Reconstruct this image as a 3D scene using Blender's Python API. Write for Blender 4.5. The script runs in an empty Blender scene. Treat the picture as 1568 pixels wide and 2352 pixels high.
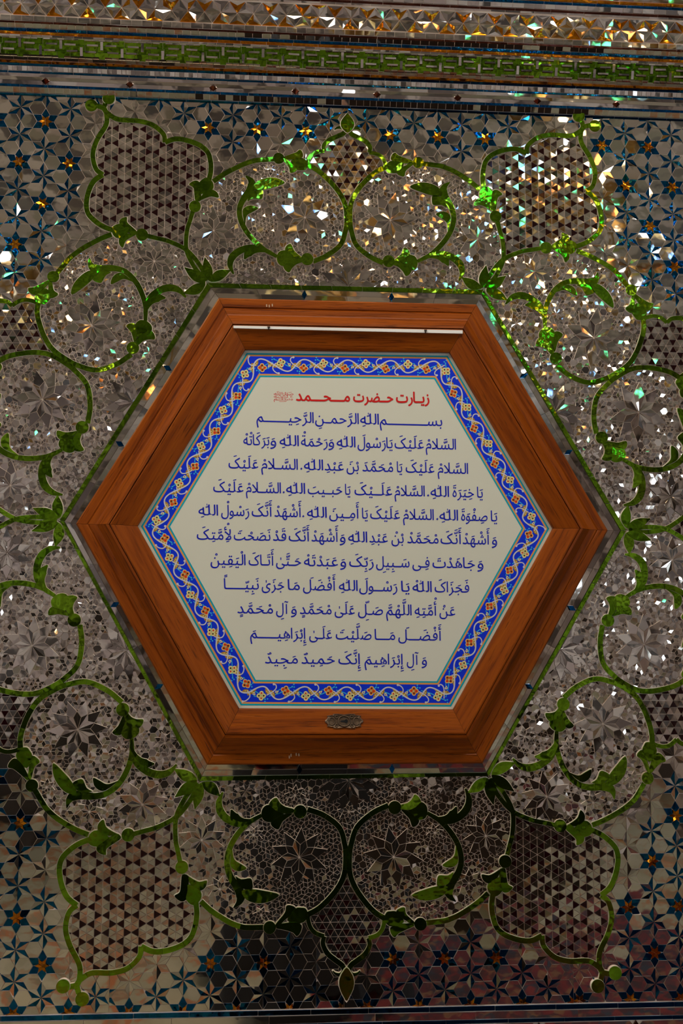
import bpy, bmesh, math, random
import numpy as np
from mathutils import Matrix, Vector
S = bpy.context.scene
COL = S.collection
random.seed(7)
MM = 0.001
Z0 = 2.06                      # height of the plaque's centre above the floor

# ------------------------------------------------------------------ camera
F_PX = 2350.0
def _rot(rx, ry, rz):
    return (Matrix.Rotation(rz, 3, 'Z') @ Matrix.Rotation(ry, 3, 'Y') @ Matrix.Rotation(rx, 3, 'X'))
CAM_R = _rot(math.radians(6.00137835), math.radians(-4.00811311), math.radians(0.27609104))
CAM_C = Vector((-173.302, -210.155, 2314.038))      # wall millimetres (x, up, out of the wall)
W2W = Matrix(((1, 0, 0), (0, 0, -1), (0, 1, 0)))     # wall axes -> world axes
cam_d = bpy.data.cameras.new('camera'); cam = bpy.data.objects.new('camera', cam_d); COL.objects.link(cam)
cam_d.sensor_fit = 'VERTICAL'; cam_d.sensor_height = 36; cam_d.sensor_width = 24
cam_d.lens = F_PX / 2352 * 36
cam_d.clip_start = 0.05; cam_d.clip_end = 200
cam_d.dof.use_dof = True; cam_d.dof.focus_distance = 2.31; cam_d.dof.aperture_fstop = 2.8
cam.matrix_world = Matrix.Translation(W2W @ (CAM_C * MM) + Vector((0, 0, Z0))) @ (W2W @ CAM_R).to_4x4()
S.camera = cam
# ------------------------------------------------------------------ world, exposure, lights
S.view_settings.view_transform = 'Standard'; S.view_settings.look = 'None'
S.view_settings.gamma = 1.0; S.view_settings.exposure = 0.0
try: S.view_settings.use_curve_mapping = False
except Exception: pass
wd = bpy.data.worlds.new('world'); S.world = wd; wd.use_nodes = True
bg = wd.node_tree.nodes['Background']; bg.inputs[0].default_value = (0.72, 0.86, 1.0, 1); bg.inputs[1].default_value = 4.4
def area(name, loc, rot, sx, sy, power, colr):
    l = bpy.data.lights.new(name, 'AREA'); l.shape = 'RECTANGLE'; l.size = sx; l.size_y = sy; l.energy = power; l.color = colr
    o = bpy.data.objects.new(name, l); COL.objects.link(o); o.location = loc; o.rotation_euler = rot; return o
KEY = area('ceiling_lamp_light', (-0.9, -1.28, 4.30), (math.radians(10), 0, 0), 5.0, 0.5, 80, (1.0, 0.90, 0.76))  # main light, an added overhead lamp kept out of the mirrors' view

# ------------------------------------------------------------------ helpers
def hom(u, v, h=0.0):
    d = CAM_R @ Vector(((u - 784) / F_PX, -(v - 1176) / F_PX, -1.0))
    t = (h - CAM_C.z) / d.z
    q = CAM_C + d * t
    return np.array((q.x, q.y))
def W(p, h):                       # wall mm -> world metres
    return (p[0] * MM, -h * MM, p[1] * MM + Z0)
def matl(name, base=(.5, .5, .5), metal=0.0, rough=0.5, coat=0.0, spec=0.5):
    m = bpy.data.materials.new(name); m.use_nodes = True
    b = m.node_tree.nodes['Principled BSDF']
    b.inputs['Base Color'].default_value = (*base, 1); b.inputs['Metallic'].default_value = metal
    b.inputs['Roughness'].default_value = rough; b.inputs['Coat Weight'].default_value = coat
    b.inputs['Coat Roughness'].default_value = 0.12; b.inputs['Specular IOR Level'].default_value = spec
    return m
def nodes(m): return m.node_tree.nodes, m.node_tree.links, m.node_tree.nodes['Principled BSDF']
def glassy(name, c1, c2, rough, bump=0.02, scale=60.0, metal=1.0):
    """old silvered glass: two tones in soft patches, a slight ripple"""
    m = matl(name, c1, metal, rough); N, L, b = nodes(m)
    tc = N.new('ShaderNodeNewGeometry'); nz = N.new('ShaderNodeTexNoise'); nz.inputs['Scale'].default_value = scale
    L.new(tc.outputs['Position'], nz.inputs['Vector'])
    mx = N.new('ShaderNodeMix'); mx.data_type = 'RGBA'
    mx.inputs[6].default_value = (*c1, 1); mx.inputs[7].default_value = (*c2, 1)
    cr = N.new('ShaderNodeMapRange'); cr.inputs[1].default_value = 0.38; cr.inputs[2].default_value = 0.62
    L.new(nz.outputs['Fac'], cr.inputs[0]); L.new(cr.outputs[0], mx.inputs[0]); L.new(mx.outputs[2], b.inputs['Base Color'])
    if bump:
        n2 = N.new('ShaderNodeTexNoise'); n2.inputs['Scale'].default_value = 45.0; n2.inputs['Detail'].default_value = 1.0
        L.new(tc.outputs['Position'], n2.inputs['Vector'])
        bp = N.new('ShaderNodeBump'); bp.inputs['Strength'].default_value = bump; bp.inputs['Distance'].default_value = 0.01
        L.new(n2.outputs['Fac'], bp.inputs['Height']); L.new(bp.outputs[0], b.inputs['Normal'])
    return m
M = {}
M['silver'] = glassy('silvered_glass', (.86, .80, .74), (.78, .72, .65), 0.02, 0.006, 8)
M['green'] = glassy('green_glass', (.29, .56, .028), (.14, .32, .012), 0.05, 0.05, 14)
M['blue'] = glassy('blue_glass', (.006, .085, .27), (.008, .14, .33), 0.06, 0.1, 40)
M['amber'] = glassy('amber_glass', (.85, .33, .02), (.65, .20, .01), 0.10, 0.2, 60)
M['maroon'] = matl('maroon_glass', (.012, .0015, .002), 0.0, 0.06, 0.0, 0.35)
M['ruby'] = glassy('brown_glass', (.16, .05, .03), (.10, .03, .02), 0.10, 0.1, 30)
M['plaster'] = matl('plaster_grout', (.56, .44, .36), 0, .85)
N_, L_, B_ = nodes(M['plaster'])
_n = N_.new('ShaderNodeTexNoise'); _n.inputs['Scale'].default_value = 14
_g = N_.new('ShaderNodeNewGeometry'); L_.new(_g.outputs['Position'], _n.inputs['Vector'])
_r = N_.new('ShaderNodeValToRGB'); _r.color_ramp.elements[0].color = (.50, .37, .29, 1); _r.color_ramp.elements[1].color = (.86, .73, .62, 1)
_r.color_ramp.elements[0].position = .35; _r.color_ramp.elements[1].position = .65
L_.new(_n.outputs['Fac'], _r.inputs[0]); L_.new(_r.outputs[0], B_.inputs['Base Color'])

def link(o, parent=None):
    COL.objects.link(o)
    if parent is not None:
        o.parent = parent
        o.matrix_parent_inverse = PINV.setdefault(parent.name, parent.matrix_basis.inverted()) if parent.parent is None else PINV.setdefault(parent.name, world_of(parent).inverted())
    return o
PINV = {}
def world_of(o):
    m = o.matrix_basis.copy()
    if o.parent is not None:
        m = world_of(o.parent) @ o.matrix_parent_inverse @ m
    return m
def new_mesh(name, V, Fc, mat, smooth=False):
    me = bpy.data.meshes.new(name); me.from_pydata([tuple(v) for v in V], [], Fc)
    for mm_ in (mat if isinstance(mat, (list, tuple)) else [mat]): me.materials.append(mm_)
    if smooth: me.polygons.foreach_set('use_smooth', [True] * len(me.polygons))
    me.update(); return me
def obj(name, V, Fc, mat, parent=None, smooth=False, **props):
    o = bpy.data.objects.new(name, new_mesh(name, V, Fc, mat, smooth)); link(o, parent)
    for k, v in props.items(): o[k] = v
    return o
def tag(o, label=None, cat=None, group=None, kind=None):
    if label: o['label'] = label
    if cat: o['category'] = cat
    if group: o['group'] = group
    if kind: o['kind'] = kind
    return o
def area2(P):
    P = np.asarray(P); x, y = P[:, 0], P[:, 1]
    return 0.5 * (np.dot(x, np.roll(y, -1)) - np.dot(y, np.roll(x, -1)))
def ccw(P):
    P = np.asarray(P, float)
    return P if area2(P) > 0 else P[::-1]
def inset(P, d):
    """offset a CCW polygon inwards by d (d may be negative)"""
    P = ccw(P); n = len(P)
    E_ = np.roll(P, -1, 0) - P; ln = np.linalg.norm(E_, axis=1) + 1e-9
    Nn = np.stack([-E_[:, 1], E_[:, 0]], 1) / ln[:, None]
    out = []
    for i in range(n):
        a, b = Nn[i - 1], Nn[i]; k = 1 + a @ b
        out.append(P[i] + (a + b) / max(k, 0.45 if d > 0 else 0.8) * d)
    return np.array(out)
class MB:
    """collects prisms that stand on the wall"""
    def __init__(s): s.V = []; s.F = []
    def prism(s, P, h0, h1, tilt=(0, 0), gap=0.0):
        P = ccw(P)
        if gap: P = inset(P, gap)
        n = len(P); c = P.mean(0); b = len(s.V)
        for p in P: s.V.append(W(p, h0))
        for p in P:
            s.V.append(W(p, h1 + (p[0] - c[0]) * tilt[0] + (p[1] - c[1]) * tilt[1]))
        s.F.append(tuple(b + n + i for i in range(n)))
        for i in range(n):
            j = (i + 1) % n; s.F.append((b + i, b + j, b + n + j, b + n + i))
    def flat(s, P, h):
        P = ccw(P); b = len(s.V)
        for p in P: s.V.append(W(p, h))
        s.F.append(tuple(range(b, b + len(P))))
    def obj(s, name, mat, parent=None, **props):
        if not s.F: return None
        return obj(name, s.V, s.F, mat, parent, **props)
RX90 = Matrix.Rotation(math.pi / 2, 4, 'X')
def place(name, me, c, h, ang, parent, tilt=(0, 0)):
    o = bpy.data.objects.new(name, me)
    o.matrix_basis = Matrix.Translation(W(c, h)) @ RX90 @ Matrix.Rotation(ang, 4, 'Z') @ Matrix.Rotation(tilt[0], 4, 'X') @ Matrix.Rotation(tilt[1], 4, 'Y')
    link(o, parent); return o
def local_prism(name, P, thick, mat, gap=0.0):
    """shared piece mesh in local metres, standing on local z = 0"""
    P = ccw(P)
    if gap: P = inset(P, gap)
    n = len(P)
    V = [(p[0] * MM, p[1] * MM, -2 * MM) for p in P] + [(p[0] * MM, p[1] * MM, thick * MM) for p in P]
    Fc = [tuple(n + i for i in range(n))] + [(i, (i + 1) % n, n + (i + 1) % n, n + i) for i in range(n)]
    return new_mesh(name, V, Fc, mat)
def single(name, P, h0, h1, mat, parent, tilt=(0, 0), gap=0.6):
    m = MB(); m.prism(P, h0, h1, tilt, gap); return m.obj(name, mat, parent)
def rt(deg): return math.radians(random.gauss(0, deg))
def gt(deg): return (math.tan(rt(deg)), math.tan(rt(deg)))
def clip(P, Q):
    """Sutherland-Hodgman: subject Q (any polygon) clipped by convex P"""
    P = ccw(P); out = [tuple(q) for q in Q]
    for i in range(len(P)):
        a = P[i]; b = P[(i + 1) % len(P)]; dx, dy = b[0] - a[0], b[1] - a[1]
        if not out: return None
        nw = []; prev = out[-1]; sp = dx * (prev[1] - a[1]) - dy * (prev[0] - a[0])
        for q in out:
            sq = dx * (q[1] - a[1]) - dy * (q[0] - a[0])
            if (sq >= 0) != (sp >= 0):
                t = sp / (sp - sq); nw.append((prev[0] + t * (q[0] - prev[0]), prev[1] + t * (q[1] - prev[1])))
            if sq >= 0: nw.append(q)
            prev, sp = q, sq
        out = nw
    if len(out) < 3: return None
    R = [out[0]]
    for q in out[1:]:
        if abs(q[0] - R[-1][0]) + abs(q[1] - R[-1][1]) > 0.05: R.append(q)
    if len(R) > 2 and abs(R[0][0] - R[-1][0]) + abs(R[0][1] - R[-1][1]) < 0.05: R.pop()
    if len(R) < 3 or abs(area2(R)) < 6: return None
    return np.array(R)
INC = {}
def inside(P, pts):
    P = np.asarray(P, float); pts = np.atleast_2d(pts)
    e = INC.get(id(P))
    if e is None or e[0] is not P:
        P2 = np.roll(P, -1, 0); dy = P2[:, 1] - P[:, 1]; dy = np.where(dy == 0, 1e-9, dy)
        e = (P, P[:, 0], P[:, 1], P2[:, 1], (P2[:, 0] - P[:, 0]) / dy, P.min(0), P.max(0)); INC[id(P)] = e
    _, x1, y1, y2, sl, mn, mx = e
    if len(pts) < 40:
        if (pts < mn).any(1).all() or (pts > mx).any(1).all(): return np.zeros(len(pts), bool)
        x, y = pts[:, :1], pts[:, 1:]
        return (((y1 > y) != (y2 > y)) & (x < sl * (y - y1) + x1)).sum(1) % 2 == 1
    x, y = pts[:, 0], pts[:, 1]; r = np.zeros(len(pts), bool)
    for i in range(len(x1)):
        if y1[i] != y2[i]: r ^= ((y1[i] > y) != (y2[i] > y)) & (x < sl[i] * (y - y1[i]) + x1[i])
    return r
def smooth(pts, sub=5, closed=False):
    P = np.asarray(pts, float); n = len(P)
    if n < 3: return P
    out = []
    rng = range(n if closed else n - 1)
    for i in rng:
        p1, p2 = P[i], P[(i + 1) % n]
        p0 = P[i - 1] if (closed or i > 0) else 2 * p1 - p2
        p3 = P[(i + 2) % n] if (closed or i + 2 < n) else 2 * p2 - p1
        for k in range(sub):
            t = k / sub
            out.append(0.5 * ((2 * p1) + (-p0 + p2) * t + (2 * p0 - 5 * p1 + 4 * p2 - p3) * t * t + (-p0 + 3 * p1 - 3 * p2 + p3) * t ** 3))
    if not closed: out.append(P[-1])
    return np.array(out)

# ------------------------------------------------------------------ six-fold layout and its hand-made irregularities
def K(u, v): return hom(u, v)
CAN = {n: K(*p) for n, p in dict(V=(459, 1792), B1=(689, 1863), T1=(621, 1868), B2=(619, 2128), T2=(683, 2099), B3=(418, 1990),
        T3=(444, 2048), E=(190, 2292), D=(325, 2178), O=(797, 1985), Q=(795, 2222)).items()}
for k_ in ('O', 'Q'): CAN[k_][0] = 0.0
_v = CAN['V']; CAN['V'] = np.array((-0.5, -math.sqrt(3) / 2)) * 650.0
def ideal(k, m, P):
    P = np.atleast_2d(np.asarray(P, float)).copy()
    if m: P[:, 0] *= -1
    a = math.radians(60 * k); c, s = math.cos(a), math.sin(a)
    return np.stack([P[:, 0] * c - P[:, 1] * s, P[:, 0] * s + P[:, 1] * c], 1)
ANCH = {
 (0, 0): dict(V=(459, 1792), B1=(689, 1863), T1=(621, 1868), B2=(619, 2128), T2=(683, 2099), B3=(418, 1990), T3=(444, 2048), E=(190, 2292), D=(325, 2178), O=(797, 1985), Q=(795, 2222)),
 (0, 1): dict(V=(1120.6, 1781), B1=(905.5, 1853.5), T1=(961.5, 1862.5), B2=(964, 2120), T2=(904, 2107), B3=(1158, 1977), T3=(1136, 2030), E=(1369, 2260), D=(1242, 2153)),
 (1, 0): dict(B1=(1291, 1617), T1=(1281.6, 1661), B2=(1484, 1786), T2=(1486, 1725), B3=(1284, 1895), T3=(1334, 1900), E=(1409, 2227), D=(1383, 2056.6)),
 (1, 1): dict(V=(1434.7, 1218.6), B1=(1393, 1425), T1=(1425, 1384)),
 (2, 0): dict(B1=(1379, 1006.6), T1=(1415.6, 1043)),
 (2, 1): dict(V=(1109, 668), B1=(1274, 825), T1=(1256, 772), B2=(1446.5, 668.6), T2=(1463, 718), B3=(1251.5, 572), T3=(1299, 572), E=(1361, 300), D=(1349, 440)),
 (3, 0): dict(B1=(891.5, 602.5), T1=(939, 605), B2=(959, 377), T2=(906, 387), B3=(1136, 500), T3=(1116, 455), E=(1324, 277), D=(1206.5, 350), O=(799, 492), Q=(797, 306)),
 (3, 1): dict(V=(478, 652), B1=(705, 598), T1=(655, 595), B2=(640, 367), T2=(685, 380), B3=(448, 477), T3=(472, 435), E=(250, 237), D=(380, 325)),
 (4, 0): dict(B1=(306, 801), T1=(328, 756), B2=(124, 638), T2=(102, 683), B3=(327, 542), T3=(280, 535), E=(210, 252), D=(232, 402)),
 (4, 1): dict(V=(139, 1196), B1=(190, 983), T1=(156, 1021)),
 (5, 0): dict(B1=(172, 1424), T1=(139, 1384)),
 (5, 1): dict(B1=(283, 1629), T1=(297, 1677), B2=(75, 1803), T2=(60, 1738), B3=(295, 1916), T3=(230, 1922), E=(145, 2260), D=(172, 2080)),
}
src, dst = [], []
for (k_, m_), A in ANCH.items():
    for nme, px in A.items():
        src.append(ideal(k_, m_, CAN[nme])[0]); dst.append(K(*px))
src = np.array(src); dst = np.array(dst)
def _U(r2): return np.where(r2 > 0, r2 * np.log(r2 + 1e-12), 0.0)
_s = 1e-3
_A = src * _s; _n0 = len(src)
_K = _U(((_A[:, None] - _A[None]) ** 2).sum(2)) + np.eye(_n0) * 2e-4
_P = np.hstack([np.ones((_n0, 1)), _A]); _L = np.block([[_K, _P], [_P.T, np.zeros((3, 3))]])
_C = np.linalg.solve(_L, np.vstack([dst - src, np.zeros((3, 2))]))
def warp(P):
    P = np.atleast_2d(P); q = P * _s
    k = _U(((q[:, None] - _A[None]) ** 2).sum(2))
    d = k @ _C[:_n0] + np.hstack([np.ones((len(q), 1)), q]) @ _C[_n0:]
    r = np.hypot(P[:, 0], P[:, 1]); f = np.clip((1500 - r) / 500, 0, 1)[:, None]
    return P + d * f
def T(k, m, px):                  # canonical pixel list -> wall mm of half sector (k, m)
    return warp(ideal(k, m, np.array([K(u, v) for u, v in px])))

# hexagon rings (pixel corners, order: TL TR R BR BL L)
HX = {
 'green': [(478, 652), (1109, 668), (1434.7, 1218.6), (1120.6, 1781), (459, 1792), (139, 1196)],
 'wood': [(502, 683.6), (1094, 698.5), (1396, 1218), (1108, 1754), (475, 1757), (174, 1202.7)],
 'ridge': [(535, 746.7), (1062, 757), (1330.4, 1214), (1069, 1686.7), (518, 1687), (252, 1204.5)],
 'panel': [(562.6, 803.5), (1032, 810), (1269, 1214), (1040, 1629.5), (549, 1627), (315.8, 1208.4)]}
def ring(name, h): return np.array([hom(u, v, h) for u, v in HX[name]])
GREEN = ring('green', 0)

# ================================================================== THE ROOM
def box(V, Fc, x0, x1, y0, y1, z0, z1):
    b = len(V)
    V += [(x0, y0, z0), (x1, y0, z0), (x1, y1, z0), (x0, y1, z0), (x0, y0, z1), (x1, y0, z1), (x1, y1, z1), (x0, y1, z1)]
    Fc += [(b, b + 3, b + 2, b + 1), (b + 4, b + 5, b + 6, b + 7), (b, b + 1, b + 5, b + 4), (b + 1, b + 2, b + 6, b + 5), (b + 2, b + 3, b + 7, b + 6), (b + 3, b, b + 4, b + 7)]
def boxes(name, L, mat, parent=None, **p):
    V, Fc = [], []
    for q in L: box(V, Fc, *q)
    return obj(name, V, Fc, mat, parent, **p)
RXW, RYB, RZC = 4.6, -8.4, 4.5
def mosaic_mat(name, cols, scale, rough=.4):
    m = matl(name, cols[0], 0, rough); N, L, b = nodes(m)
    g = N.new('ShaderNodeNewGeometry'); v = N.new('ShaderNodeTexVoronoi'); v.inputs['Scale'].default_value = scale
    L.new(g.outputs['Position'], v.inputs['Vector'])
    s = N.new('ShaderNodeSeparateColor'); L.new(v.outputs['Color'], s.inputs[0])
    r = N.new('ShaderNodeValToRGB'); r.color_ramp.interpolation = 'CONSTANT'
    el = r.color_ramp.elements
    el[0].position = 0; el[0].color = (*cols[0], 1)
    for i, c in enumerate(cols[1:], 1):
        e = el[1] if i == 1 else el.new(i / len(cols)); e.position = i / len(cols); e.color = (*c, 1)
    L.new(s.outputs[0], r.inputs[0]); L.new(r.outputs[0], b.inputs['Base Color']); return m
M['ceil'] = mosaic_mat('ceiling_mosaic', [(.38, .31, .23), (.17, .14, .10), (.56, .46, .36), (.28, .24, .16), (.42, .33, .26), (.09, .07, .055)], 8)
M['wallb'] = mosaic_mat('back_wall_mosaic', [(.62, .50, .43), (.26, .20, .18), (.88, .76, .68), (.44, .35, .31), (.10, .08, .07), (.70, .55, .50)], 5)
M['marble'] = matl('beige_marble', (.38, .34, .22), 0, .25)
N_, L_, B_ = nodes(M['marble'])
_n = N_.new('ShaderNodeTexNoise'); _n.inputs['Scale'].default_value = 2.2; _n.inputs['Detail'].default_value = 6; _n.inputs['Distortion'].default_value = 1.5
_g = N_.new('ShaderNodeNewGeometry'); L_.new(_g.outputs['Position'], _n.inputs['Vector'])
_r = N_.new('ShaderNodeValToRGB'); _r.color_ramp.elements[0].color = (.20, .17, .09, 1); _r.color_ramp.elements[1].color = (.42, .37, .24, 1)
_r.color_ramp.elements[0].position = .35; _r.color_ramp.elements[1].position = .6
_e = _r.color_ramp.elements.new(.42); _e.color = (.42, .13, .035, 1); _e = _r.color_ramp.elements.new(.47); _e.color = (.34, .30, .18, 1)
L_.new(_n.outputs['Fac'], _r.inputs[0]); L_.new(_r.outputs[0], B_.inputs['Base Color'])
M['darkwood'] = matl('dark_walnut', (.022, .013, .008), 0, .45)
M['carpet'] = mosaic_mat('red_carpet_pile', [(.13, .008, .010), (.09, .006, .010), (.025, .012, .016), (.17, .014, .012), (.18, .08, .035), (.05, .008, .010), (.02, .025, .04)], 22, .95)
tag(boxes('floor', [(-RXW, RXW, RYB, 0.0, -.1, 0)], M['marble']), kind='structure')
tag(boxes('ceiling', [(-RXW - .2, RXW + .2, RYB - .2, 0.2, RZC, RZC + .1)], M['ceil']), kind='structure')
wall = tag(boxes('wall_front', [(-RXW - .2, RXW + .2, 0.0, 0.2, 0, RZC)], M['plaster']), kind='structure')
# back wall with two tall windows and a door niche; side walls with windows
def wall_with_holes(name, along, a0, a1, fixed, holes, mat, t=.2):
    L = []; xs = sorted(holes); cur = a0
    for (h0, h1, z0, z1) in xs:
        L.append((cur, h0, 0, RZC)); L.append((h0, h1, 0, z0)); L.append((h0, h1, z1, RZC)); cur = h1
    L.append((cur, a1, 0, RZC))
    B = []
    for (p, q, z0, z1) in L:
        if q - p < 1e-4 or z1 - z0 < 1e-4: continue
        B.append((p, q, fixed[0], fixed[1], z0, z1) if along == 'x' else (fixed[0], fixed[1], p, q, z0, z1))
    return tag(boxes(name, B, mat), kind='structure')
BWIN = []
SWIN = [(-7.0, -5.6, 1.0, 3.6), (-4.2, -2.8, 1.0, 3.6)]
wall_with_holes('wall_back', 'x', -RXW - .2, RXW + .2, (RYB - .2, RYB), BWIN, M['wallb'])
wall_with_holes('wall_left', 'y', RYB, 0, (-RXW - .2, -RXW), SWIN, M['wallb'])
wall_with_holes('wall_right', 'y', RYB, 0, (RXW, RXW + .2), SWIN, M['wallb'])
M['frame_white'] = matl('white_paint', (.5, .48, .44), 0, .4)
M['pane'] = matl('window_glass', (1, 1, 1), 0, .0); nodes(M['pane'])[2].inputs['Transmission Weight'].default_value = 1.0
wn = 0
for (side, wins) in (('b', BWIN), ('l', SWIN), ('r', SWIN)):
    for (a, b_, z0, z1) in wins:
        wn += 1; t = .06; mid = (a + b_) / 2
        L = [(a, a + t, z0, z1), (b_ - t, b_, z0, z1), (a, b_, z0, z0 + t), (a, b_, z1 - t, z1), (mid - .02, mid + .02, z0, z1), (a, b_, (z0 + z1) / 2 - .02, (z0 + z1) / 2 + .02)]
        if side == 'b': B = [(p, q, RYB - .12, RYB - .06, c, d) for p, q, c, d in L]
        else:
            sx = -1 if side == 'l' else 1
            x0, x1 = sorted((sx * (RXW + .06), sx * (RXW + .12))); B = [(x0, x1, p, q, c, d) for p, q, c, d in L]
        tag(boxes('window_%d' % wn, B, M['frame_white']), kind='structure')

# ================================================================== WOODEN FRAME AND PLAQUE
def wood(name, a, b_, c):
    m = matl(name, a, 0, .45, .03, .14); N, L, b = nodes(m)
    tc = N.new('ShaderNodeTexCoord'); mp = N.new('ShaderNodeMapping'); mp.inputs['Scale'].default_value = (2.2, 34, 34)
    oi = N.new('ShaderNodeObjectInfo'); cmb = N.new('ShaderNodeVectorMath'); cmb.operation = 'SCALE'; cmb.inputs[3].default_value = 37.0
    cx = N.new('ShaderNodeCombineXYZ'); L.new(oi.outputs['Random'], cx.inputs[0]); L.new(oi.outputs['Random'], cx.inputs[1]); L.new(cx.outputs[0], cmb.inputs[0])
    L.new(tc.outputs['Object'], mp.inputs[0]); L.new(cmb.outputs[0], mp.inputs[1])
    n1 = N.new('ShaderNodeTexNoise'); n1.inputs['Scale'].default_value = 1.6; n1.inputs['Detail'].default_value = 7; n1.inputs['Roughness'].default_value = .62; n1.inputs['Distortion'].default_value = .7
    L.new(mp.outputs[0], n1.inputs['Vector'])
    n2 = N.new('ShaderNodeTexNoise'); n2.inputs['Scale'].default_value = 9; n2.inputs['Detail'].default_value = 3; L.new(mp.outputs[0], n2.inputs['Vector'])
    r = N.new('ShaderNodeValToRGB'); e = r.color_ramp.elements
    e[0].position = .30; e[0].color = (*c, 1); e[1].position = .68; e[1].color = (*b_, 1); q = e.new(.45); q.color = (*a, 1)
    L.new(n1.outputs['Fac'], r.inputs[0])
    mr = N.new('ShaderNodeMapRange'); mr.inputs[1].default_value = .30; mr.inputs[2].default_value = .42; mr.inputs[3].default_value = .45; mr.inputs[4].default_value = 1.0
    L.new(n2.outputs['Fac'], mr.inputs[0])
    mx = N.new('ShaderNodeVectorMath'); mx.operation = 'SCALE'; L.new(r.outputs[0], mx.inputs[0]); L.new(mr.outputs[0], mx.inputs[3])
    L.new(mx.outputs[0], b.inputs['Base Color'])
    bp = N.new('ShaderNodeBump'); bp.inputs['Strength'].default_value = .25; bp.inputs['Distance'].default_value = .002
    L.new(n2.outputs['Fac'], bp.inputs['Height']); L.new(bp.outputs[0], b.inputs['Normal'])
    return m
M['wood'] = wood('varnished_teak', (.225, .044, .0008), (.31, .068, .002), (.085, .014, .0006))
frame = bpy.data.objects.new('framed_plaque', None); frame.location = W((0, -545), 0); frame.empty_display_size = .1; link(frame)
tag(frame, 'hexagonal varnished wooden frame around a cream prayer panel with a blue floral border', 'frame')
RG = [('wood', 2), ('wood', 26), ('wood', 28), ('mid', 30), ('mid', 34), ('ridge', 48), ('ridge', 50)]
WO = ring('wood', 26); RI = ring('ridge', 48); PA = ring('panel', 30)
def lerp(A, B, t): return A * (1 - t) + B * t
OUT_PROFILE = [(WO, 2), (WO, 23), (lerp(WO, RI, .05), 27), (lerp(WO, RI, .30), 27.5), (lerp(WO, RI, .34), 25.5), (lerp(WO, RI, .38), 28), (lerp(WO, RI, .56), 29), (lerp(WO, RI, .60), 30), (lerp(WO, RI, .90), 51), (lerp(WO, RI, .975), 52), (lerp(WO, RI, .985), 42)]
IN_PROFILE = [(lerp(WO, RI, 1.0), 42), (lerp(WO, RI, 1.0), 50), (lerp(WO, RI, 1.04), 51), (lerp(RI, PA, .10), 50.5), (lerp(RI, PA, .92), 36), (PA, 34), (PA, 24)]
def rail(name, prof, i, parent):
    j = (i + 1) % 6
    a, b_ = prof[0][0][i], prof[0][0][j]; ex = (b_ - a) / np.linalg.norm(b_ - a); mid = (a + b_) / 2
    ey = np.array((-ex[1], ex[0]))
    if ey @ (-mid) < 0: ey = -ey; 
    V = []
    n = len(prof)
    for (R_, h) in prof:
        for P, sgn in ((R_[i], 1), (R_[j], -1)):
            q = P + ex * 0.35 * sgn - mid; V.append((q @ ex * MM, q @ ey * MM, h * MM))
    Fc = []
    for k in range(n - 1):
        Fc.append((2 * k, 2 * k + 1, 2 * k + 3, 2 * k + 2))
    Fc.append(tuple(2 * k for k in range(n))); Fc.append(tuple(2 * k + 1 for k in reversed(range(n))))
    Fc.append((0, 2 * n - 2, 2 * n - 1, 1))
    ez = np.array((0, 0, 1.0))
    X3 = Vector((ex[0], 0, ex[1])); Y3 = Vector((ey[0], 0, ey[1])); Z3 = Vector((0, -1, 0))
    me = new_mesh(name, V, Fc, M['wood'])
    bm = bmesh.new(); bm.from_mesh(me); bmesh.ops.recalc_face_normals(bm, faces=bm.faces); bm.to_mesh(me); bm.free()
    o = bpy.data.objects.new(name, me)
    m4 = Matrix((X3, Y3, Z3)).transposed().to_4x4()
    if m4.determinant() < 0:
        X3 = -X3
        for v in me.vertices: v.co.x *= -1
        bm = bmesh.new(); bm.from_mesh(me); bmesh.ops.recalc_face_normals(bm, faces=bm.faces); bm.to_mesh(me); bm.free()
        m4 = Matrix((X3, Y3, Z3)).transposed().to_4x4()
    o.matrix_basis = Matrix.Translation(W(mid, 0)) @ m4
    return link(o, parent)
for i in range(6): rail('outer_rail', OUT_PROFILE, i, frame)
for i in range(6): rail('inner_rail', IN_PROFILE, i, frame)
# white strip along the top of the inner rails, with two small clips
a, b_ = hom(536, 748.2, 52), hom(1062, 759, 52); dn = np.array((0.02, -7.5))
m_ = MB(); m_.prism([a, b_, b_ + dn, a + dn * .75], 46, 53); M['white'] = matl('white_strip', (.85, .83, .78), 0, .4)
ws = m_.obj('white_strip', M['white'], frame); ws['label'] = 'thin white strip let into the top of the frame'
for u in (617, 977):
    c = hom(u, 750 + (u - 536) * .0205, 54); single('clip', [c + (-4, 2), c + (4, 2), c + (1.5, -6), c + (-1.5, -6)], 50, 56, M['darkwood'], frame)
# panel
M['cream'] = matl('cream_print', (.70, .685, .56), 0, .35, .35, .3); nodes(M['cream'])[2].inputs['Coat Roughness'].default_value = .05
_h = 25.0
m_ = MB(); m_.prism(PA, 18, _h); panel = m_.obj('text_panel', M['cream'], frame)
def rings(d): return inset(PA, d)
def band(d0, d1, h, mat, name):
    A, B = rings(d0)[::1], rings(d1)
    V = [W(p, h) for p in A] + [W(p, h) for p in B]; Fc = [(i, (i + 1) % 6, 6 + (i + 1) % 6, 6 + i) for i in range(6)]
    return obj(name, V, Fc, mat, panel)
flatm = lambda n, c: matl(n, c, 0, .4, .12, .3)
M['cyan'] = flatm('cyan_ink', (.0, .36, .46)); M['orange'] = flatm('orange_ink', (.72, .30, .075)); M['royal'] = flatm('royal_blue_ink', (.0, .028, .66))
M['vwhite'] = flatm('white_ink', (.62, .60, .60)); M['gold'] = flatm('gold_ink', (.42, .22, .02)); M['red'] = flatm('red_ink', (.62, .012, .010))
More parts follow.
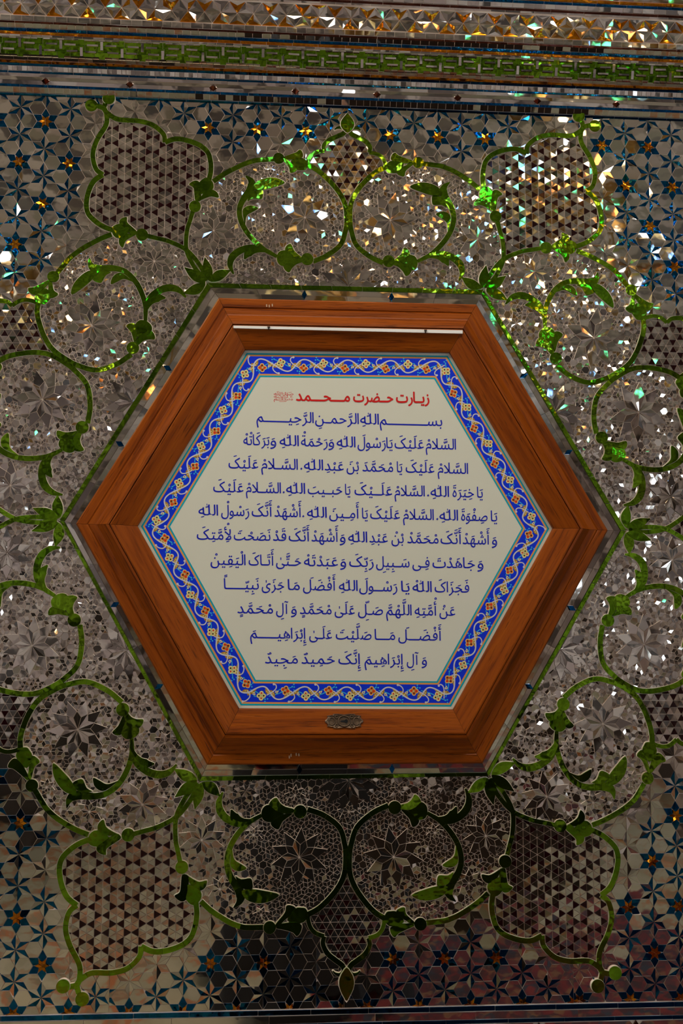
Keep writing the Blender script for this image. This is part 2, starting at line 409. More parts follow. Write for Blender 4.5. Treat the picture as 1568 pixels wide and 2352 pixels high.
M['text_blue'] = flatm('blue_ink', (.003, .012, .42)); M['lcyan'] = flatm('light_cyan_ink', (.04, .44, .72)); M['yellow'] = flatm('yellow_ink', (.78, .68, .28))
M['black_ink'] = flatm('dark_ink', (.02, .015, .01)); M['coral'] = flatm('coral_ink', (.75, .16, .02))
for d0, d1, hh, mt, nm in ((6, 9.8, .3, 'cyan', 'cyan_line'), (9.8, 13.5, .3, 'orange', 'orange_line'), (13.5, 54, .3, 'royal', 'blue_band'), (54, 57.8, .3, 'orange', 'orange_line'), (57.8, 61.4, .3, 'cyan', 'cyan_line')):
    band(d0, d1, _h + hh, M[mt], nm)
# ---- scrolling vine print in the blue band
CB = rings(33.5); seg = [np.linalg.norm(CB[(i + 1) % 6] - CB[i]) for i in range(6)]
def bandpt(i, s, t):          # side i, fraction along 0..1, offset t (positive = towards the centre)
    A0, A1 = rings(33.5 + t)[i], rings(33.5 + t)[(i + 1) % 6]
    return A0 * (1 - s) + A1 * s
class Print:
    def __init__(s): s.V = []; s.F = []
    def poly(s, P, h): b = len(s.V); s.V += [W(p, h) for p in P]; s.F.append(tuple(range(b, b + len(P))))
    def line(s, P, w, h):
        P = np.asarray(P); d = np.gradient(P, axis=0); n = np.stack([-d[:, 1], d[:, 0]], 1); n /= (np.linalg.norm(n, axis=1)[:, None] + 1e-9)
        w = np.broadcast_to(np.asarray(w, float), (len(P),))[:, None] / 2; A, B = P + n * w, P - n * w; b = len(s.V)
        s.V += [W(p, h) for p in A] + [W(p, h) for p in B]; k = len(P)
        s.F += [(b + i, b + k + i, b + k + i + 1, b + i + 1) for i in range(k - 1)]
    def dot(s, c, r, h, n=9, e=1.0):
        s.poly([np.array(c) + (r * math.cos(2 * math.pi * i / n), r * e * math.sin(2 * math.pi * i / n)) for i in range(n)], h)
PR = {k: Print() for k in ('vwhite', 'gold', 'lcyan', 'yellow', 'coral', 'black_ink', 'red', 'royal')}
NH = 9                          # half waves on each side of the hexagon
for i in range(6):
    Q = {}
    RA = {t: rings(33.5 + t) for t in np.linspace(-26, 26, 53)}
    ts = sorted(RA)
    def bp(s, t, i=i):
        R_ = inset_cache[round(t)] if False else None
        t0 = max(min(t, 25.9), -25.9); lo = math.floor(t0); f = t0 - lo
        A0 = RAk[lo][i] * (1 - f) + RAk[lo + 1][i] * f; A1 = RAk[lo][(i + 1) % 6] * (1 - f) + RAk[lo + 1][(i + 1) % 6] * f
        return A0 * (1 - s) + A1 * s
    RAk = {int(round(t)): RA[t] for t in ts}
    Ls = seg[i]; P2 = 1.0 / NH    # half-wave length as fraction
    amp = 14.0
    S_ = np.linspace(0, 1, NH * 12 + 1)
    PR['vwhite'].line([bp(s, -amp * math.sin(math.pi * s * NH + math.pi * i * NH)) for s in S_], 3.0, _h + .6)
    for k in range(NH):
        s0 = (k + .5) * P2; sg = -1 if (k + i * NH) % 2 == 0 else 1       # crest lies at t = sg*amp
        m1 = lambda ds, t: bp(s0 + ds * P2, -sg * t)                       # local: +t = opposite side of the crest
        # curling tendril that leaves the crest and hooks into the bay
        hook = smooth([m1(-.50, 0), m1(-.30, 11), m1(-.12, 17.5), m1(.06, 14), m1(.10, 8)][::1], 5)
        hook = smooth([m1(-.62, -5), m1(-.42, 2), m1(-.33, 10), m1(-.40, 17), m1(-.52, 19)], 5)
        PR['vwhite'].line(hook, 2.4, _h + .62); PR['vwhite'].dot(hook[-1], 2.6, _h + .64)
        # gold acanthus leaves hugging the stem
        for ds0, ds1, off in ((-.58, -.22, 4.5), (.18, .52, 4.5)):
            pts = []
            for q in np.linspace(0, 1, 9):
                ds = ds0 + (ds1 - ds0) * q; s = s0 + ds * P2
                t = -amp * math.sin(math.pi * s * NH + math.pi * i * NH)
                pts.append(bp(min(max(s, 0), 1), t + (-sg) * off * (1 if True else 0) * math.sin(math.pi * q) ** .6))
            PR['gold'].line(pts, [1.2, 4, 6, 7, 7, 7, 6, 4, 1.2], _h + .5)
            for q in (3, 5): PR['yellow'].dot(pts[q], 1.3, _h + .58)
        # cyan stems
        st = smooth([m1(-.5, -7), m1(-.1, -1), m1(.18, 8), m1(.42, 14)], 4); PR['lcyan'].line(st, 1.9, _h + .45)
        st2 = smooth([m1(.05, 6), m1(-.12, 8), m1(-.2, 4)], 4); PR['lcyan'].line(st2, 1.6, _h + .45)
        for (dx, ty) in ((.40, 14), (.44, 19), (.50, 13)): PR['lcyan'].dot(m1(dx, ty), 1.8, _h + .46)
        # flower
        fc = m1(.12, 5); warm = (k + i) % 2 == 0; main = 'coral' if warm else 'yellow'
        dirv = m1(.3, 10) - m1(0, 0); dirv = dirv / np.linalg.norm(dirv); pv = np.array((-dirv[1], dirv[0]))
        PR['lcyan'].dot(fc + dirv * 7, 4.0, _h + .5, 8)
        for a_, b2, rr in ((5.4, 3.8, 5.3), (5.4, -4.2, 5.3), (-2.2, 4.4, 4.9), (-2.2, -4.0, 5.1)):
            PR['yellow'].dot(fc + dirv * a_ + pv * b2, rr, _h + .6, 8)
            PR[main].dot(fc + dirv * a_ + pv * b2, rr - 1.3, _h + .66, 8)
        for a_, b2, cc in ((5.4, 3.8, 'black_ink'), (-1.9, -3.8, 'black_ink'), (5.4, -4.0, 'red'), (-2.2, 4.2, 'red')):
            PR[cc].dot(fc + dirv * a_ + pv * b2, 2.0, _h + .72, 7)
        # bud
        bc = m1(-.22, 2); PR['yellow'].poly([bc + dirv * 5, bc + pv * 4 - dirv * 1, bc + pv * 1 - dirv * 4, bc - pv * 3.6 - dirv * 1], _h + .6); PR['royal'].dot(bc, 1.3, _h + .66, 6)
NM = dict(vwhite='white_vine', gold='gold_leaves', lcyan='cyan_stems', yellow='yellow_petals', coral='coral_petals', black_ink='dark_spots', red='red_spots', royal='blue_spots')
PV, PF, PI = [], [], []
for q, (k, p) in enumerate(PR.items()): b0 = len(PV); PV += p.V; PF += [tuple(b0 + v for v in f) for f in p.F]; PI += [q] * len(p.F)
vp = obj('vine_print', PV, PF, [M[k] for k in PR], panel, kind='stuff'); vp.data.polygons.foreach_set('material_index', PI)

# ------------------------------------------------------------------ lettering (presentation forms, set word by word)
DUAL = {'ب': 0xFE8F, 'ت': 0xFE95, 'ث': 0xFE99, 'ج': 0xFE9D, 'ح': 0xFEA1, 'خ': 0xFEA5, 'س': 0xFEB1, 'ش': 0xFEB5, 'ص': 0xFEB9, 'ض': 0xFEBD, 'ط': 0xFEC1,
        'ع': 0xFEC9, 'غ': 0xFECD, 'ف': 0xFED1, 'ق': 0xFED5, 'ک': 0xFB8E, 'ل': 0xFEDD, 'م': 0xFEE1, 'ن': 0xFEE5, 'ه': 0xFEE9, 'ی': 0xFBFC}
RIGHT = {'ا': 0xFE8D, 'آ': 0xFE81, 'أ': 0xFE83, 'إ': 0xFE87, 'د': 0xFEA9, 'ذ': 0xFEAB, 'ر': 0xFEAD, 'ز': 0xFEAF, 'و': 0xFEED, 'ة': 0xFE93}
LAMALEF = {'ا': 0xFEFB, 'أ': 0xFEF7, 'إ': 0xFEF9, 'آ': 0xFEF5}
MARKS = 'ٌٍَُِّْٰٕٖٓٔٗـً'.replace('ـ', '')
MARKS = [chr(c) for c in (0x64B, 0x64C, 0x64D, 0x64E, 0x64F, 0x650, 0x651, 0x652, 0x670)]
BELOW = (chr(0x650), chr(0x64D))
GC = {}
def glyph(ch, res=2):
    if (ch, res) in GC: return GC[(ch, res)]
    cu = bpy.data.curves.new('g', 'FONT'); cu.body = ch
    o = bpy.data.objects.new('g', cu); COL.objects.link(o); bpy.context.view_layer.update()
    dg = bpy.context.evaluated_depsgraph_get(); cv = o.evaluated_get(dg).to_curve(dg, apply_modifiers=False); loops = []
    DROP = {0xFE93: {0: (5, 6), 1: (7,)}, 0xFEE9: {0: (5, 6), 1: (7,)}, 0xFEE2: {0: (20, 21, 29), 1: (12,)}, 0xFEE4: {0: (20, 21)}}.get(ord(ch), {})     # kinks where an outline crosses itself
    for si, sp in enumerate(cv.splines):
        P = []; bz = [b for q, b in enumerate(sp.bezier_points) if q not in DROP.get(si, ())]; n = len(bz)
        for q in range(n):
            a, b = bz[q], bz[(q + 1) % n]; p0, p1, p2, p3 = a.co.xy, a.handle_right.xy, b.handle_left.xy, b.co.xy
            st = ((p1 - p0).length + (p2 - p1).length + (p3 - p2).length) - (p3 - p0).length < 1e-4; m = 1 if st else res + 1
            for k in range(m):
                t = k / m; P.append(tuple(p0 * (1 - t) ** 3 + p1 * 3 * t * (1 - t) ** 2 + p2 * 3 * t * t * (1 - t) + p3 * t ** 3))
        if len(P) > 2: loops.append((area2(P), P))
    V = []; Fc = []
    if loops:
        sg = max(loops, key=lambda l: abs(l[0]))[0]; outs = [l for l in loops if l[0] * sg > 0]; holes = [l for l in loops if l[0] * sg < 0]
        hs = {q: [] for q in range(len(outs))}
        for hl in holes:
            c = [q for q in range(len(outs)) if inside(np.array(outs[q][1]), np.array(hl[1][:3])).any()]
            if c: hs[min(c, key=lambda q: abs(outs[q][0]))].append(hl[1])
        from mathutils.geometry import tessellate_polygon
        for q, (ar, P) in enumerate(outs):
            polys = [P] + hs[q]; b0 = len(V); V += [p for L_1 in polys for p in L_1]
            Fc += [tuple(b0 + k for k in t) for t in tessellate_polygon([[Vector((x, y, 0)) for x, y in L_1] for L_1 in polys])]
    V = np.array(V) if V else np.zeros((0, 2)); o.to_curve_clear()
    bpy.data.objects.remove(o); bpy.data.curves.remove(cu)
    GC[(ch, res)] = (V, Fc); return (V, Fc)
def shape(word):
    """-> list of (glyph char, marks, joins_left, is_tatweel) in reading order"""
    L = []
    for ch in word:
        if ch in MARKS and L: L[-1][1].append(ch)
        else: L.append([ch, []])
    out = []; i = 0; prev = False
    while i < len(L):
        ch, mk = L[i]
        if ch == '_': out.append(('_', [], True)); i += 1; prev = True; continue
        if ch == 'ل' and i + 1 < len(L) and L[i + 1][0] in LAMALEF:
            out.append((chr(LAMALEF[L[i + 1][0]] + (1 if prev else 0)), mk + L[i + 1][1], False)); prev = False; i += 2; continue
        nxt = i + 1 < len(L)
        if ch in DUAL:
            b = DUAL[ch]; f = (3 if prev and nxt else 1 if prev else 2 if nxt else 0); out.append((chr(b + f), mk, nxt)); prev = nxt
        elif ch in RIGHT: out.append((chr(RIGHT[ch] + (1 if prev else 0)), mk, False)); prev = False
        else: out.append((ch, mk, False)); prev = False
        i += 1
    return out
A_, U_, I_, SH, SK = 'َ', 'ُ', 'ِ', 'ّ', 'ْ'
ALLAH = 'اللّٰه'
def word_mesh(word, em):
    """returns list of (V, F) in em units laid from x=0 (right end) to negative x; tatweels flagged"""
    G = []; x = 0.0
    for (g, mk, joins) in shape(word):
        if g == '_': G.append(['_', None, None, mk, x, x]); continue
        V, Fc = glyph(g); x1 = V[:, 0].max(); x0 = V[:, 0].min()
        G.append([g, V, Fc, mk, x0, x1])
    return G
LAY = [0]
def set_word(word, xr, xl, base, em, mat_lists, sx0=.92):
    """xr/xl: pixel extents, base: function pixel x -> baseline pixel y"""
    G = word_mesh(word, em); nt = sum(1 for g in G if g[0] == '_')
    wd_ = 0.0; gap = .06
    nat = 0.0; first = True; seq = shape(word)
    for q, g in enumerate(G):
        if g[0] == '_': continue
        w_ = g[5] - min(g[4], 0 if seq[q][2] else g[4])
        nat += w_ + (0 if seq[q][2] else gap)
    nat -= gap
    target = (xr - xl) / em
    sx = sx0 if nt else target / nat
    if nt and nat * sx > target * .93: sx = target * .86 / nat
    tw = max((target - nat * sx) / nt, 0.02) if nt else 0
    cur = 0.0; VV = []; FF = []
    def emit(V, Fc):
        b = len(VV)
        for (px_, py_) in V:
            u = xr + px_ * em; v = base(u) - py_ * em; p = hom(u, v, _h); VV.append(W(p, _h + .12 + .03 * (len(FF) % 4 if False else LAY[0] % 4)))
        LAY[0] += 1
        FF.extend([tuple(b + k for k in f) for f in Fc])
    for q, g in enumerate(G):
        if g[0] == '_':
            emit([(cur - tw - .01, -.004), (cur + .01, -.004), (cur + .01, .077), (cur - tw - .01, .077)], [(0, 1, 2, 3)]); cur -= tw; continue
        V, Fc = g[1], g[2]; x0 = 0.0 if seq[q][2] else g[4]; x1 = g[5]
        # place so that its right edge is at cur
        Vp = V.copy(); Vp[:, 0] = (V[:, 0] - x1) * sx + cur
        emit(Vp, Fc)
        cx = Vp[:, 0].mean() if g[0] not in 'ﻞﻝ' else Vp[:, 0].max() - .08
        cx = (Vp[:, 0].min() + Vp[:, 0].max()) / 2
        if ord(g[0]) in (0xFEDD, 0xFEDE, 0xFEDF, 0xFEE0): cx = Vp[:, 0].max() - .07 if ord(g[0]) in (0xFEDD, 0xFEDE) else cx
        top = V[:, 1].max(); bot = V[:, 1].min()
        up = max(top, .34) + .05; dnn = min(bot, 0) - .05; al = word.startswith(ALLAH[:5])
        for mk in sorted(g[3], key=lambda c: c != SH):
            MV, MF = glyph(mk)
            if not len(MV): continue
            c = MV.mean(0); mw = MV[:, 0].max() + MV[:, 0].min(); sc = .88
            if al and mk not in BELOW and ord(g[0]) == 0xFEE0: sc = .62; up = min(up, .50) if mk == SH else up; cx = Vp[:, 0].min() + .02
            if mk in BELOW:
                y0 = dnn - MV[:, 1].max() * sc; dnn -= (MV[:, 1].max() - MV[:, 1].min()) * sc + .02
            else:
                y0 = up - MV[:, 1].min() * sc; up += (MV[:, 1].max() - MV[:, 1].min()) * sc + .03
            mv = MV * sc; mv = mv + np.array((cx - mw / 2 * sc, y0)); emit(mv, MF)
        cur -= (x1 - x0) * sx + (0 if seq[q][2] else gap * sx)
    return VV, FF
SALAM = 'السَّلامُ'; ALAYK = 'عَلَیْکَ'
LINES = [
 (925.5, 919.5, 985, 628, 'red', [('زی_ارت', 985, 909.7), ('ح_ضرت', 902, 811.5), ('م_ح_مد', 803, 680), ('\uFDFA', 673.5, 628.5)]),
 (978.5, 968.5, 1015, 589, 'text_blue', [('بس_م', 1015, 872), (ALLAH + I_, 869.7, 827), ('الرَّحم_ن' + I_, 823.6, 723.6), ('الرَّحِی_م', 720, 589)]),
 (1032.7, 1021.8, 1046, 558, 'text_blue', [(SALAM, 1046.6, 977.5), (ALAYK, 972.7, 906), ('یَا', 901, 886.6), ('رَسُولَ', 885.4, 821), (ALLAH + I_, 816, 773), ('وَ', 767, 754), ('رَحْمَةُ', 752, 691), (ALLAH + I_, 686, 642), ('وَ', 634, 620.6), ('بَرَکَاتُهُ', 618, 558.8)]),
 (1088.4, 1075, 1074, 525, 'text_blue', [(SALAM, 1074.5, 1005), (ALAYK, 997, 931.5), ('یَا', 923, 911), ('مُحَمَّدَ', 902.4, 832), ('بْنَ', 823.6, 795.8), ('عَبْدِ', 789, 745.4), (ALLAH + I_, 741.7, 698), ('.', 693.5, 689.9), ('السَّ_لامُ', 683.6, 600), (ALAYK, 592.7, 524.8)]),
 (1143, 1129.6, 1108, 490, 'text_blue', [('یَا', 1108, 1095), ('خِیَرَةَ', 1087.8, 1039), (ALLAH + I_, 1030.8, 988.4), ('.', 984.5, 981), (SALAM, 975, 906), ('عَلَ_یْکَ', 900, 814), ('یَا', 804, 792), ('حَب_یبَ', 785.4, 706.6), (ALLAH + I_, 700.5, 657), ('.', 653, 649.6), ('السَّ_لامُ', 644.8, 564.8), (ALAYK, 558.8, 489.7)]),
 (1197.5, 1183, 1141, 456, 'text_blue', [('یَا', 1141, 1126.6), ('صِفْوَةَ', 1119, 1058.7), (ALLAH + I_, 1051.5, 1009), ('.', 1005.5, 1002), (SALAM, 995.7, 925.4), (ALAYK, 918, 850), ('یَا', 844, 831), ('أَمِ_ینَ', 823.6, 756), (ALLAH + I_, 750, 705), ('.', 698, 694.4), ('أَشْهَدُ', 691, 630), ('أَنَّکَ', 624, 578), ('رَسُولُ', 572, 508), (ALLAH + I_, 500.6, 455.8)]),
 (1251, 1238.8, 1141, 452, 'text_blue', [('وَ', 1141, 1129), ('أَشْهَدُ', 1123, 1062), ('أَنَّکَ', 1058.7, 1011.5), ('مُحَمَّدُ', 1006.6, 935), ('بْنُ', 926.6, 898.8), ('عَبْدِ', 890, 848), (ALLAH + I_, 843, 799.4), ('وَ', 793, 780), ('أَشْهَدُ', 775.7, 715), ('أَنَّکَ', 710, 663), ('قَدْ', 657, 626.6), ('نَصَحْتَ', 620.6, 537), ('لِأُمَّتِکَ', 531, 452)]),
 (1305.4, 1297, 1109, 484, 'text_blue', [('وَ', 1109.6, 1096), ('جَاهَدْتَ', 1090, 993), ('فِ_ی', 986, 947), ('سَ_بِیلِ', 940, 863.6), ('رَبِّکَ', 857.6, 801.8), ('وَ', 794.5, 781), ('عَبَدْتَهُ', 775.7, 698), ('حَ_تَّیٰ', 691, 634), ('أَتَ_اکَ', 628, 571), ('الْیَقِینُ', 563.6, 483.6)]),
 (1361, 1352.7, 1077, 514, 'text_blue', [('فَجَزَاکَ', 1077, 998), (ALLAH + U_, 991, 947), ('یَا', 940, 920.6), ('رَسُ_ولَ', 912, 824.8), (ALLAH + I_, 821, 778), ('أَفْضَلَ', 769.6, 695.7), ('مَا', 688, 660.5), ('جَزَیٰ', 652, 601), ('نَبِیّ_اً', 594, 514)]),
 (1414.5, 1408.4, 1045, 545, 'text_blue', [('عَنْ', 1045, 1009), ('أُمَّتِهِ', 1001.8, 952), ('اللَّهُمَّ', 944.8, 886.6), ('صَ_لِّ', 879, 822), ('عَلَیٰ', 814, 768.4), ('مُحَمَّدٍ', 761, 688.4), ('وَ', 681, 668), ('آلِ', 661.8, 634), ('مُحَمَّدٍ', 626.6, 545)]),
 (1471.4, 1465.4, 1012, 575, 'text_blue', [('أَفْضَ_لَ', 1012.7, 914.5), ('مَ_ا', 907, 860), ('صَلَّیْتَ', 852.7, 771), ('عَلَ_یٰ', 762, 710), ('إِبْرَاهِی_مَ', 703, 574.5)]),
 (1527, 1523.6, 980, 608, 'text_blue', [('وَ', 980, 968), ('آلِ', 960.6, 934), ('إِبْرَاهِیمَ', 926.6, 837), ('إِنَّکَ', 828.5, 777), ('حَمِیدٌ', 768.4, 692), ('مَجِیدٌ', 683.6, 608.4)]),
]
for (yr, yl, xr, xl, ink, words) in LINES:
    base = lambda u, yr=yr, yl=yl, xr=xr, xl=xl: yl + (yr - yl) * (u - xl) / (xr - xl)
    VV, FF = [], []
    for (w_, a, b_) in words:
        em = 34.5
        if w_ == '\uFDFA':
            nz = len(VV)
            Vg, Fg = glyph(w_, 1); s_ = (a - b_) / (Vg[:, 0].max() - Vg[:, 0].min()); o0 = len(VV)
            for p in Vg:
                u = b_ + (p[0] - Vg[:, 0].min()) * s_; v = 923.5 - (p[1] + .14) * s_ * .64; VV.append(W(hom(u, v, _h), _h + .12))
            FF += [tuple(o0 + k for k in f) for f in Fg]; continue
        if w_ == '.':
            c = hom((a + b_) / 2, base(a) - 2.4, _h); o0 = len(VV)
            VV += [W(c + d_, _h + .5) for d_ in (np.array((0, 2.6)), np.array((-2.3, 0)), np.array((0, -2.3)), np.array((2.3, 0)))]; FF.append((o0, o0 + 1, o0 + 2, o0 + 3)); continue
        V, Fc = set_word(w_, a, b_, base, em, None); o0 = len(VV); VV += V; FF += [tuple(o0 + k for k in f) for f in Fc]
    sh = [(.0008, 0), (-.0008, 0), (0, .0009), (0, -.0007)] if ink == 'red' else [(.00022, .0002), (-.00022, -.0002)]
    n0 = len(VV) if ink != 'red' else nz; V0 = list(VV[:n0]); F0 = [f for f in FF if max(f) < n0]      # the ink spread: impressions shifted by a hair
    for r_, (dx, dz) in enumerate(sh): VV += [(x + dx, y - .00013 * (r_ + 1), z_ + dz) for x, y, z_ in V0]; FF += [tuple(len(VV) - n0 + k for k in f) for f in F0]
    o = obj('text_line', VV, FF, M[ink], panel)
    if ink == 'red': o['label'] = 'red title line'

# ------------------------------------------------------------------ keyhole plate
M['bronze'] = matl('aged_bronze', (.13, .085, .055), .9, .42)
M['black'] = matl('keyhole_black', (.004, .004, .004), 0, .9)
def bump_plate():
    c = hom(790, 1656, 44); V = []; Fc = []; n = 72
    sl = -.20
    prof = [(1.0, 0), (1.0, 2.2), (.93, 3.4), (.80, 2.4), (.66, 2.0)]
    def outline(t):
        x = 39 * (1 if math.cos(t) > 0 else -1) * abs(math.cos(t)) ** .62; y = 15 * (1 if math.sin(t) > 0 else -1) * abs(math.sin(t)) ** .62
        k = 1 + .055 * math.cos(10 * t) + .03 * math.cos(22 * t); return x * k, y * k
    for (k, z) in prof:
        for i in range(n):
            x, y = outline(2 * math.pi * i / n)
            V.append(W((c[0] + x * k, c[1] + y * k), HK(c[1] + y * k, z)))
    for r in range(len(prof) - 1):
        for i in range(n): j = (i + 1) % n; Fc.append((r * n + i, r * n + j, (r + 1) * n + j, (r + 1) * n + i))
    Fc.append(tuple((len(prof) - 1) * n + i for i in range(n)))
    return c, obj('keyhole_plate', V, Fc, M['bronze'], frame)
_ry0, _ry1 = RI[4][1], PA[4][1]
def HK(y, z):      # height of the bottom inner rail at wall height y, plus z
    t = (y - _ry0) / (_ry1 - _ry0); return 50.5 + (36 - 50.5) * min(max((t - .1) / .82, 0), 1) + z
kc, plate = bump_plate(); plate['label'] = 'ornate bronze keyhole plate'
def torus(c, rx, ry, r, z, name, mat, parent, n=36, a0=0, a1=2 * math.pi):
    V = []; Fc = []; m = 6; full = abs(a1 - a0 - 2 * math.pi) < 1e-3; cnt = n if full else n + 1
    for i in range(cnt):
        t = a0 + (a1 - a0) * i / n
        for j in range(m):
            f = 2 * math.pi * j / m; x = c[0] + (rx + r * math.cos(f)) * math.cos(t); y = c[1] + (ry + r * math.cos(f)) * math.sin(t)
            V.append(W((x, y), HK(y, z + r * math.sin(f))))
    for i in range(n):
        for j in range(m):
            a = i * m + j; b = ((i + 1) % cnt) * m + j; b2 = ((i + 1) % cnt) * m + (j + 1) % m; a2 = i * m + (j + 1) % m; Fc.append((a, b, b2, a2))
    return obj(name, V, Fc, mat, parent, True)
torus(kc, 13, 11, 1.3, 3.4, 'keyhole_rim', M['bronze'], plate)
for sx in (-1, 1):
    torus(kc + (sx * 27, 0), 6.5, 8, 1.2, 3.2, 'scroll_boss', M['bronze'], plate, 24)
    for sy in (-1, 1): torus(kc + (sx * 16.5, sy * 9), 3.2, 3, .9, 3.4, 'scroll_boss', M['bronze'], plate, 14)
P_ = [kc + (8.5 * math.cos(t) * (1 if math.cos(t) > -.3 else 1), 2.2 * math.sin(t)) for t in np.linspace(0, 2 * math.pi, 20, endpoint=False)]
P_ += []
m_ = MB()
for Q_ in (P_, [kc + (4.5 + 3.6 * math.cos(t), 4.2 * math.sin(t)) for t in np.linspace(0, 2 * math.pi, 16, endpoint=False)]):
    b0 = len(m_.V); m_.V += [W(p, HK(p[1], 3.0)) for p in Q_]; m_.F.append(tuple(range(b0, b0 + len(Q_))))
m_.obj('keyhole', M['black'], plate)
# worn nail marks on the rails
M['putty'] = matl('putty', (.5, .33, .2), 0, .8)
for (u, v, h) in ((612, 690 + 12, 28), (618, 703, 28), (625, 701, 28), (668, 1735, 28), (680, 1733, 28), (686, 1734, 28), (664, 1739, 28)):
    c = hom(u, v, h); single('nail_mark', [c + (-1.3, 3), c + (1.2, 3.4), c + (1.6, -2.6), c + (-.9, -3)], 24, 27.9 if v < 1000 else 28.2, M['putty'], frame, gap=0)

# ================================================================== MOSAIC REGIONS (outlines in canonical pixels)
ST = dict(
 S1=[(705, 1858), (741, 1874), (774, 1903), (786, 1940), (789, 1970), (786, 2006), (772, 2036), (750, 2064), (728, 2085), (704, 2099)],
 S2=[(600, 1871), (567, 1890), (541, 1919), (525, 1951), (521, 1984), (530, 2013), (546, 2037), (553, 2056), (549, 2070), (536, 2083)],
 S3=[(606, 2128), (573, 2128), (554, 2126), (525, 2115), (487, 2091), (461, 2068)],
 S4=[(452, 1800), (431, 1823), (412, 1858), (404, 1887), (404, 1927), (409, 1954), (414, 1978)],
 S5=[(450, 2070), (452, 2096), (448, 2123), (437, 2150), (415, 2168), (380, 2180), (350, 2182), (325, 2172)],
 S6=[(325, 2172), (320, 2195), (295, 2220), (260, 2232), (215, 2235), (192, 2248), (180, 2262), (183, 2282)],
 S7=[(706, 2097), (707, 2112), (712, 2128), (723, 2140), (742, 2147)],
 S8=[(742, 2147), (739, 2165), (749, 2187), (766, 2202), (782, 2215), (786, 2228), (778, 2237), (767, 2235), (760, 2228)])
HK_ = [(K(*p)) for p in [(797, 1985)]]
# zone (scroll field) outline for one whole sector and the medallions
def half(k, m, names, rev=False):
    out = []
    for nme in names:
        L = ST[nme[0]] if isinstance(nme, tuple) else (ST[nme] if isinstance(nme, str) else nme)
        if isinstance(nme, tuple): L = L[::-1]
        out += list(L)
    P = warp(ideal(k, m, np.array([K(u, v) for u, v in out])))
    return P[::-1] if rev else P
ZH = [ST['S4'], [(418, 1990), (432, 2030), (446, 2062)], ST['S3'][::-1], [(619, 2128), (650, 2118), (683, 2099)], ST['S1'][::-1][1:5]]
def zone(k):
    A_ = half(k, 0, ZH); B_2 = half(k, 1, ZH, True)
    v0 = GREEN_AT(k, 0); v1 = GREEN_AT(k, 1)
    return np.vstack([[v0], smooth(A_, 2), smooth(B_2, 2), [v1]])
ORDER = {0: (4, 3), 1: (3, 2), 2: (2, 1), 3: (1, 0), 4: (0, 5), 5: (5, 4)}      # sector -> ring corner indices (start, end)
def GREEN_AT(k, m): return GREEN[ORDER[k][m]]
MH = [ST['S4'][1:], [(418, 1990), (432, 2030), (448, 2062)], ST['S5'], ST['S6'][:-2]]
def medal(k):        # medallion at the start corner of sector k (shared with the end of sector k-1)
    A_ = half(k, 0, MH); kk = (k - 1) % 6; B_2 = half(kk, 1, MH, True)
    return np.vstack([smooth(A_, 2), smooth(B_2, 2)])
SH_ = [ST['S1'][4:], ST['S7'], ST['S8'][:5]]
def smed(k):
    A_ = half(k, 0, SH_); B_2 = half(k, 1, SH_, True)
    return np.vstack([smooth(A_, 2), smooth(B_2, 2)])
def keep(P):          # cull what lies far outside the photographed part of the wall
    P = np.atleast_2d(P); c = P.mean(0); return -1010 < c[0] < 1010 and -1180 < c[1] < 1330
XL, XR, YB, YT = -930, 930, -1046, 1003
# clip box: the field between the two ledges
FIELD = np.array([(XL, YB), (XR, YB), (XR, YT), (XL, YT)])
def plate_obj(name, P, h0, h1, parent, mat='plaster'):
    """flat plaster bed with the outline P"""
    m = MB(); m.prism(P, h0, h1); o = m.obj(name, M[mat], parent)
    bm = bmesh.new(); bm.from_mesh(o.data); bmesh.ops.triangulate(bm, faces=[f for f in bm.faces if len(f.verts) > 4]); bmesh.ops.recalc_face_normals(bm, faces=bm.faces)
    # make sure the big face looks out of the wall
    bm.to_mesh(o.data); bm.free(); return o
def fieldclip(P):
    q = clip(FIELD, P); return q

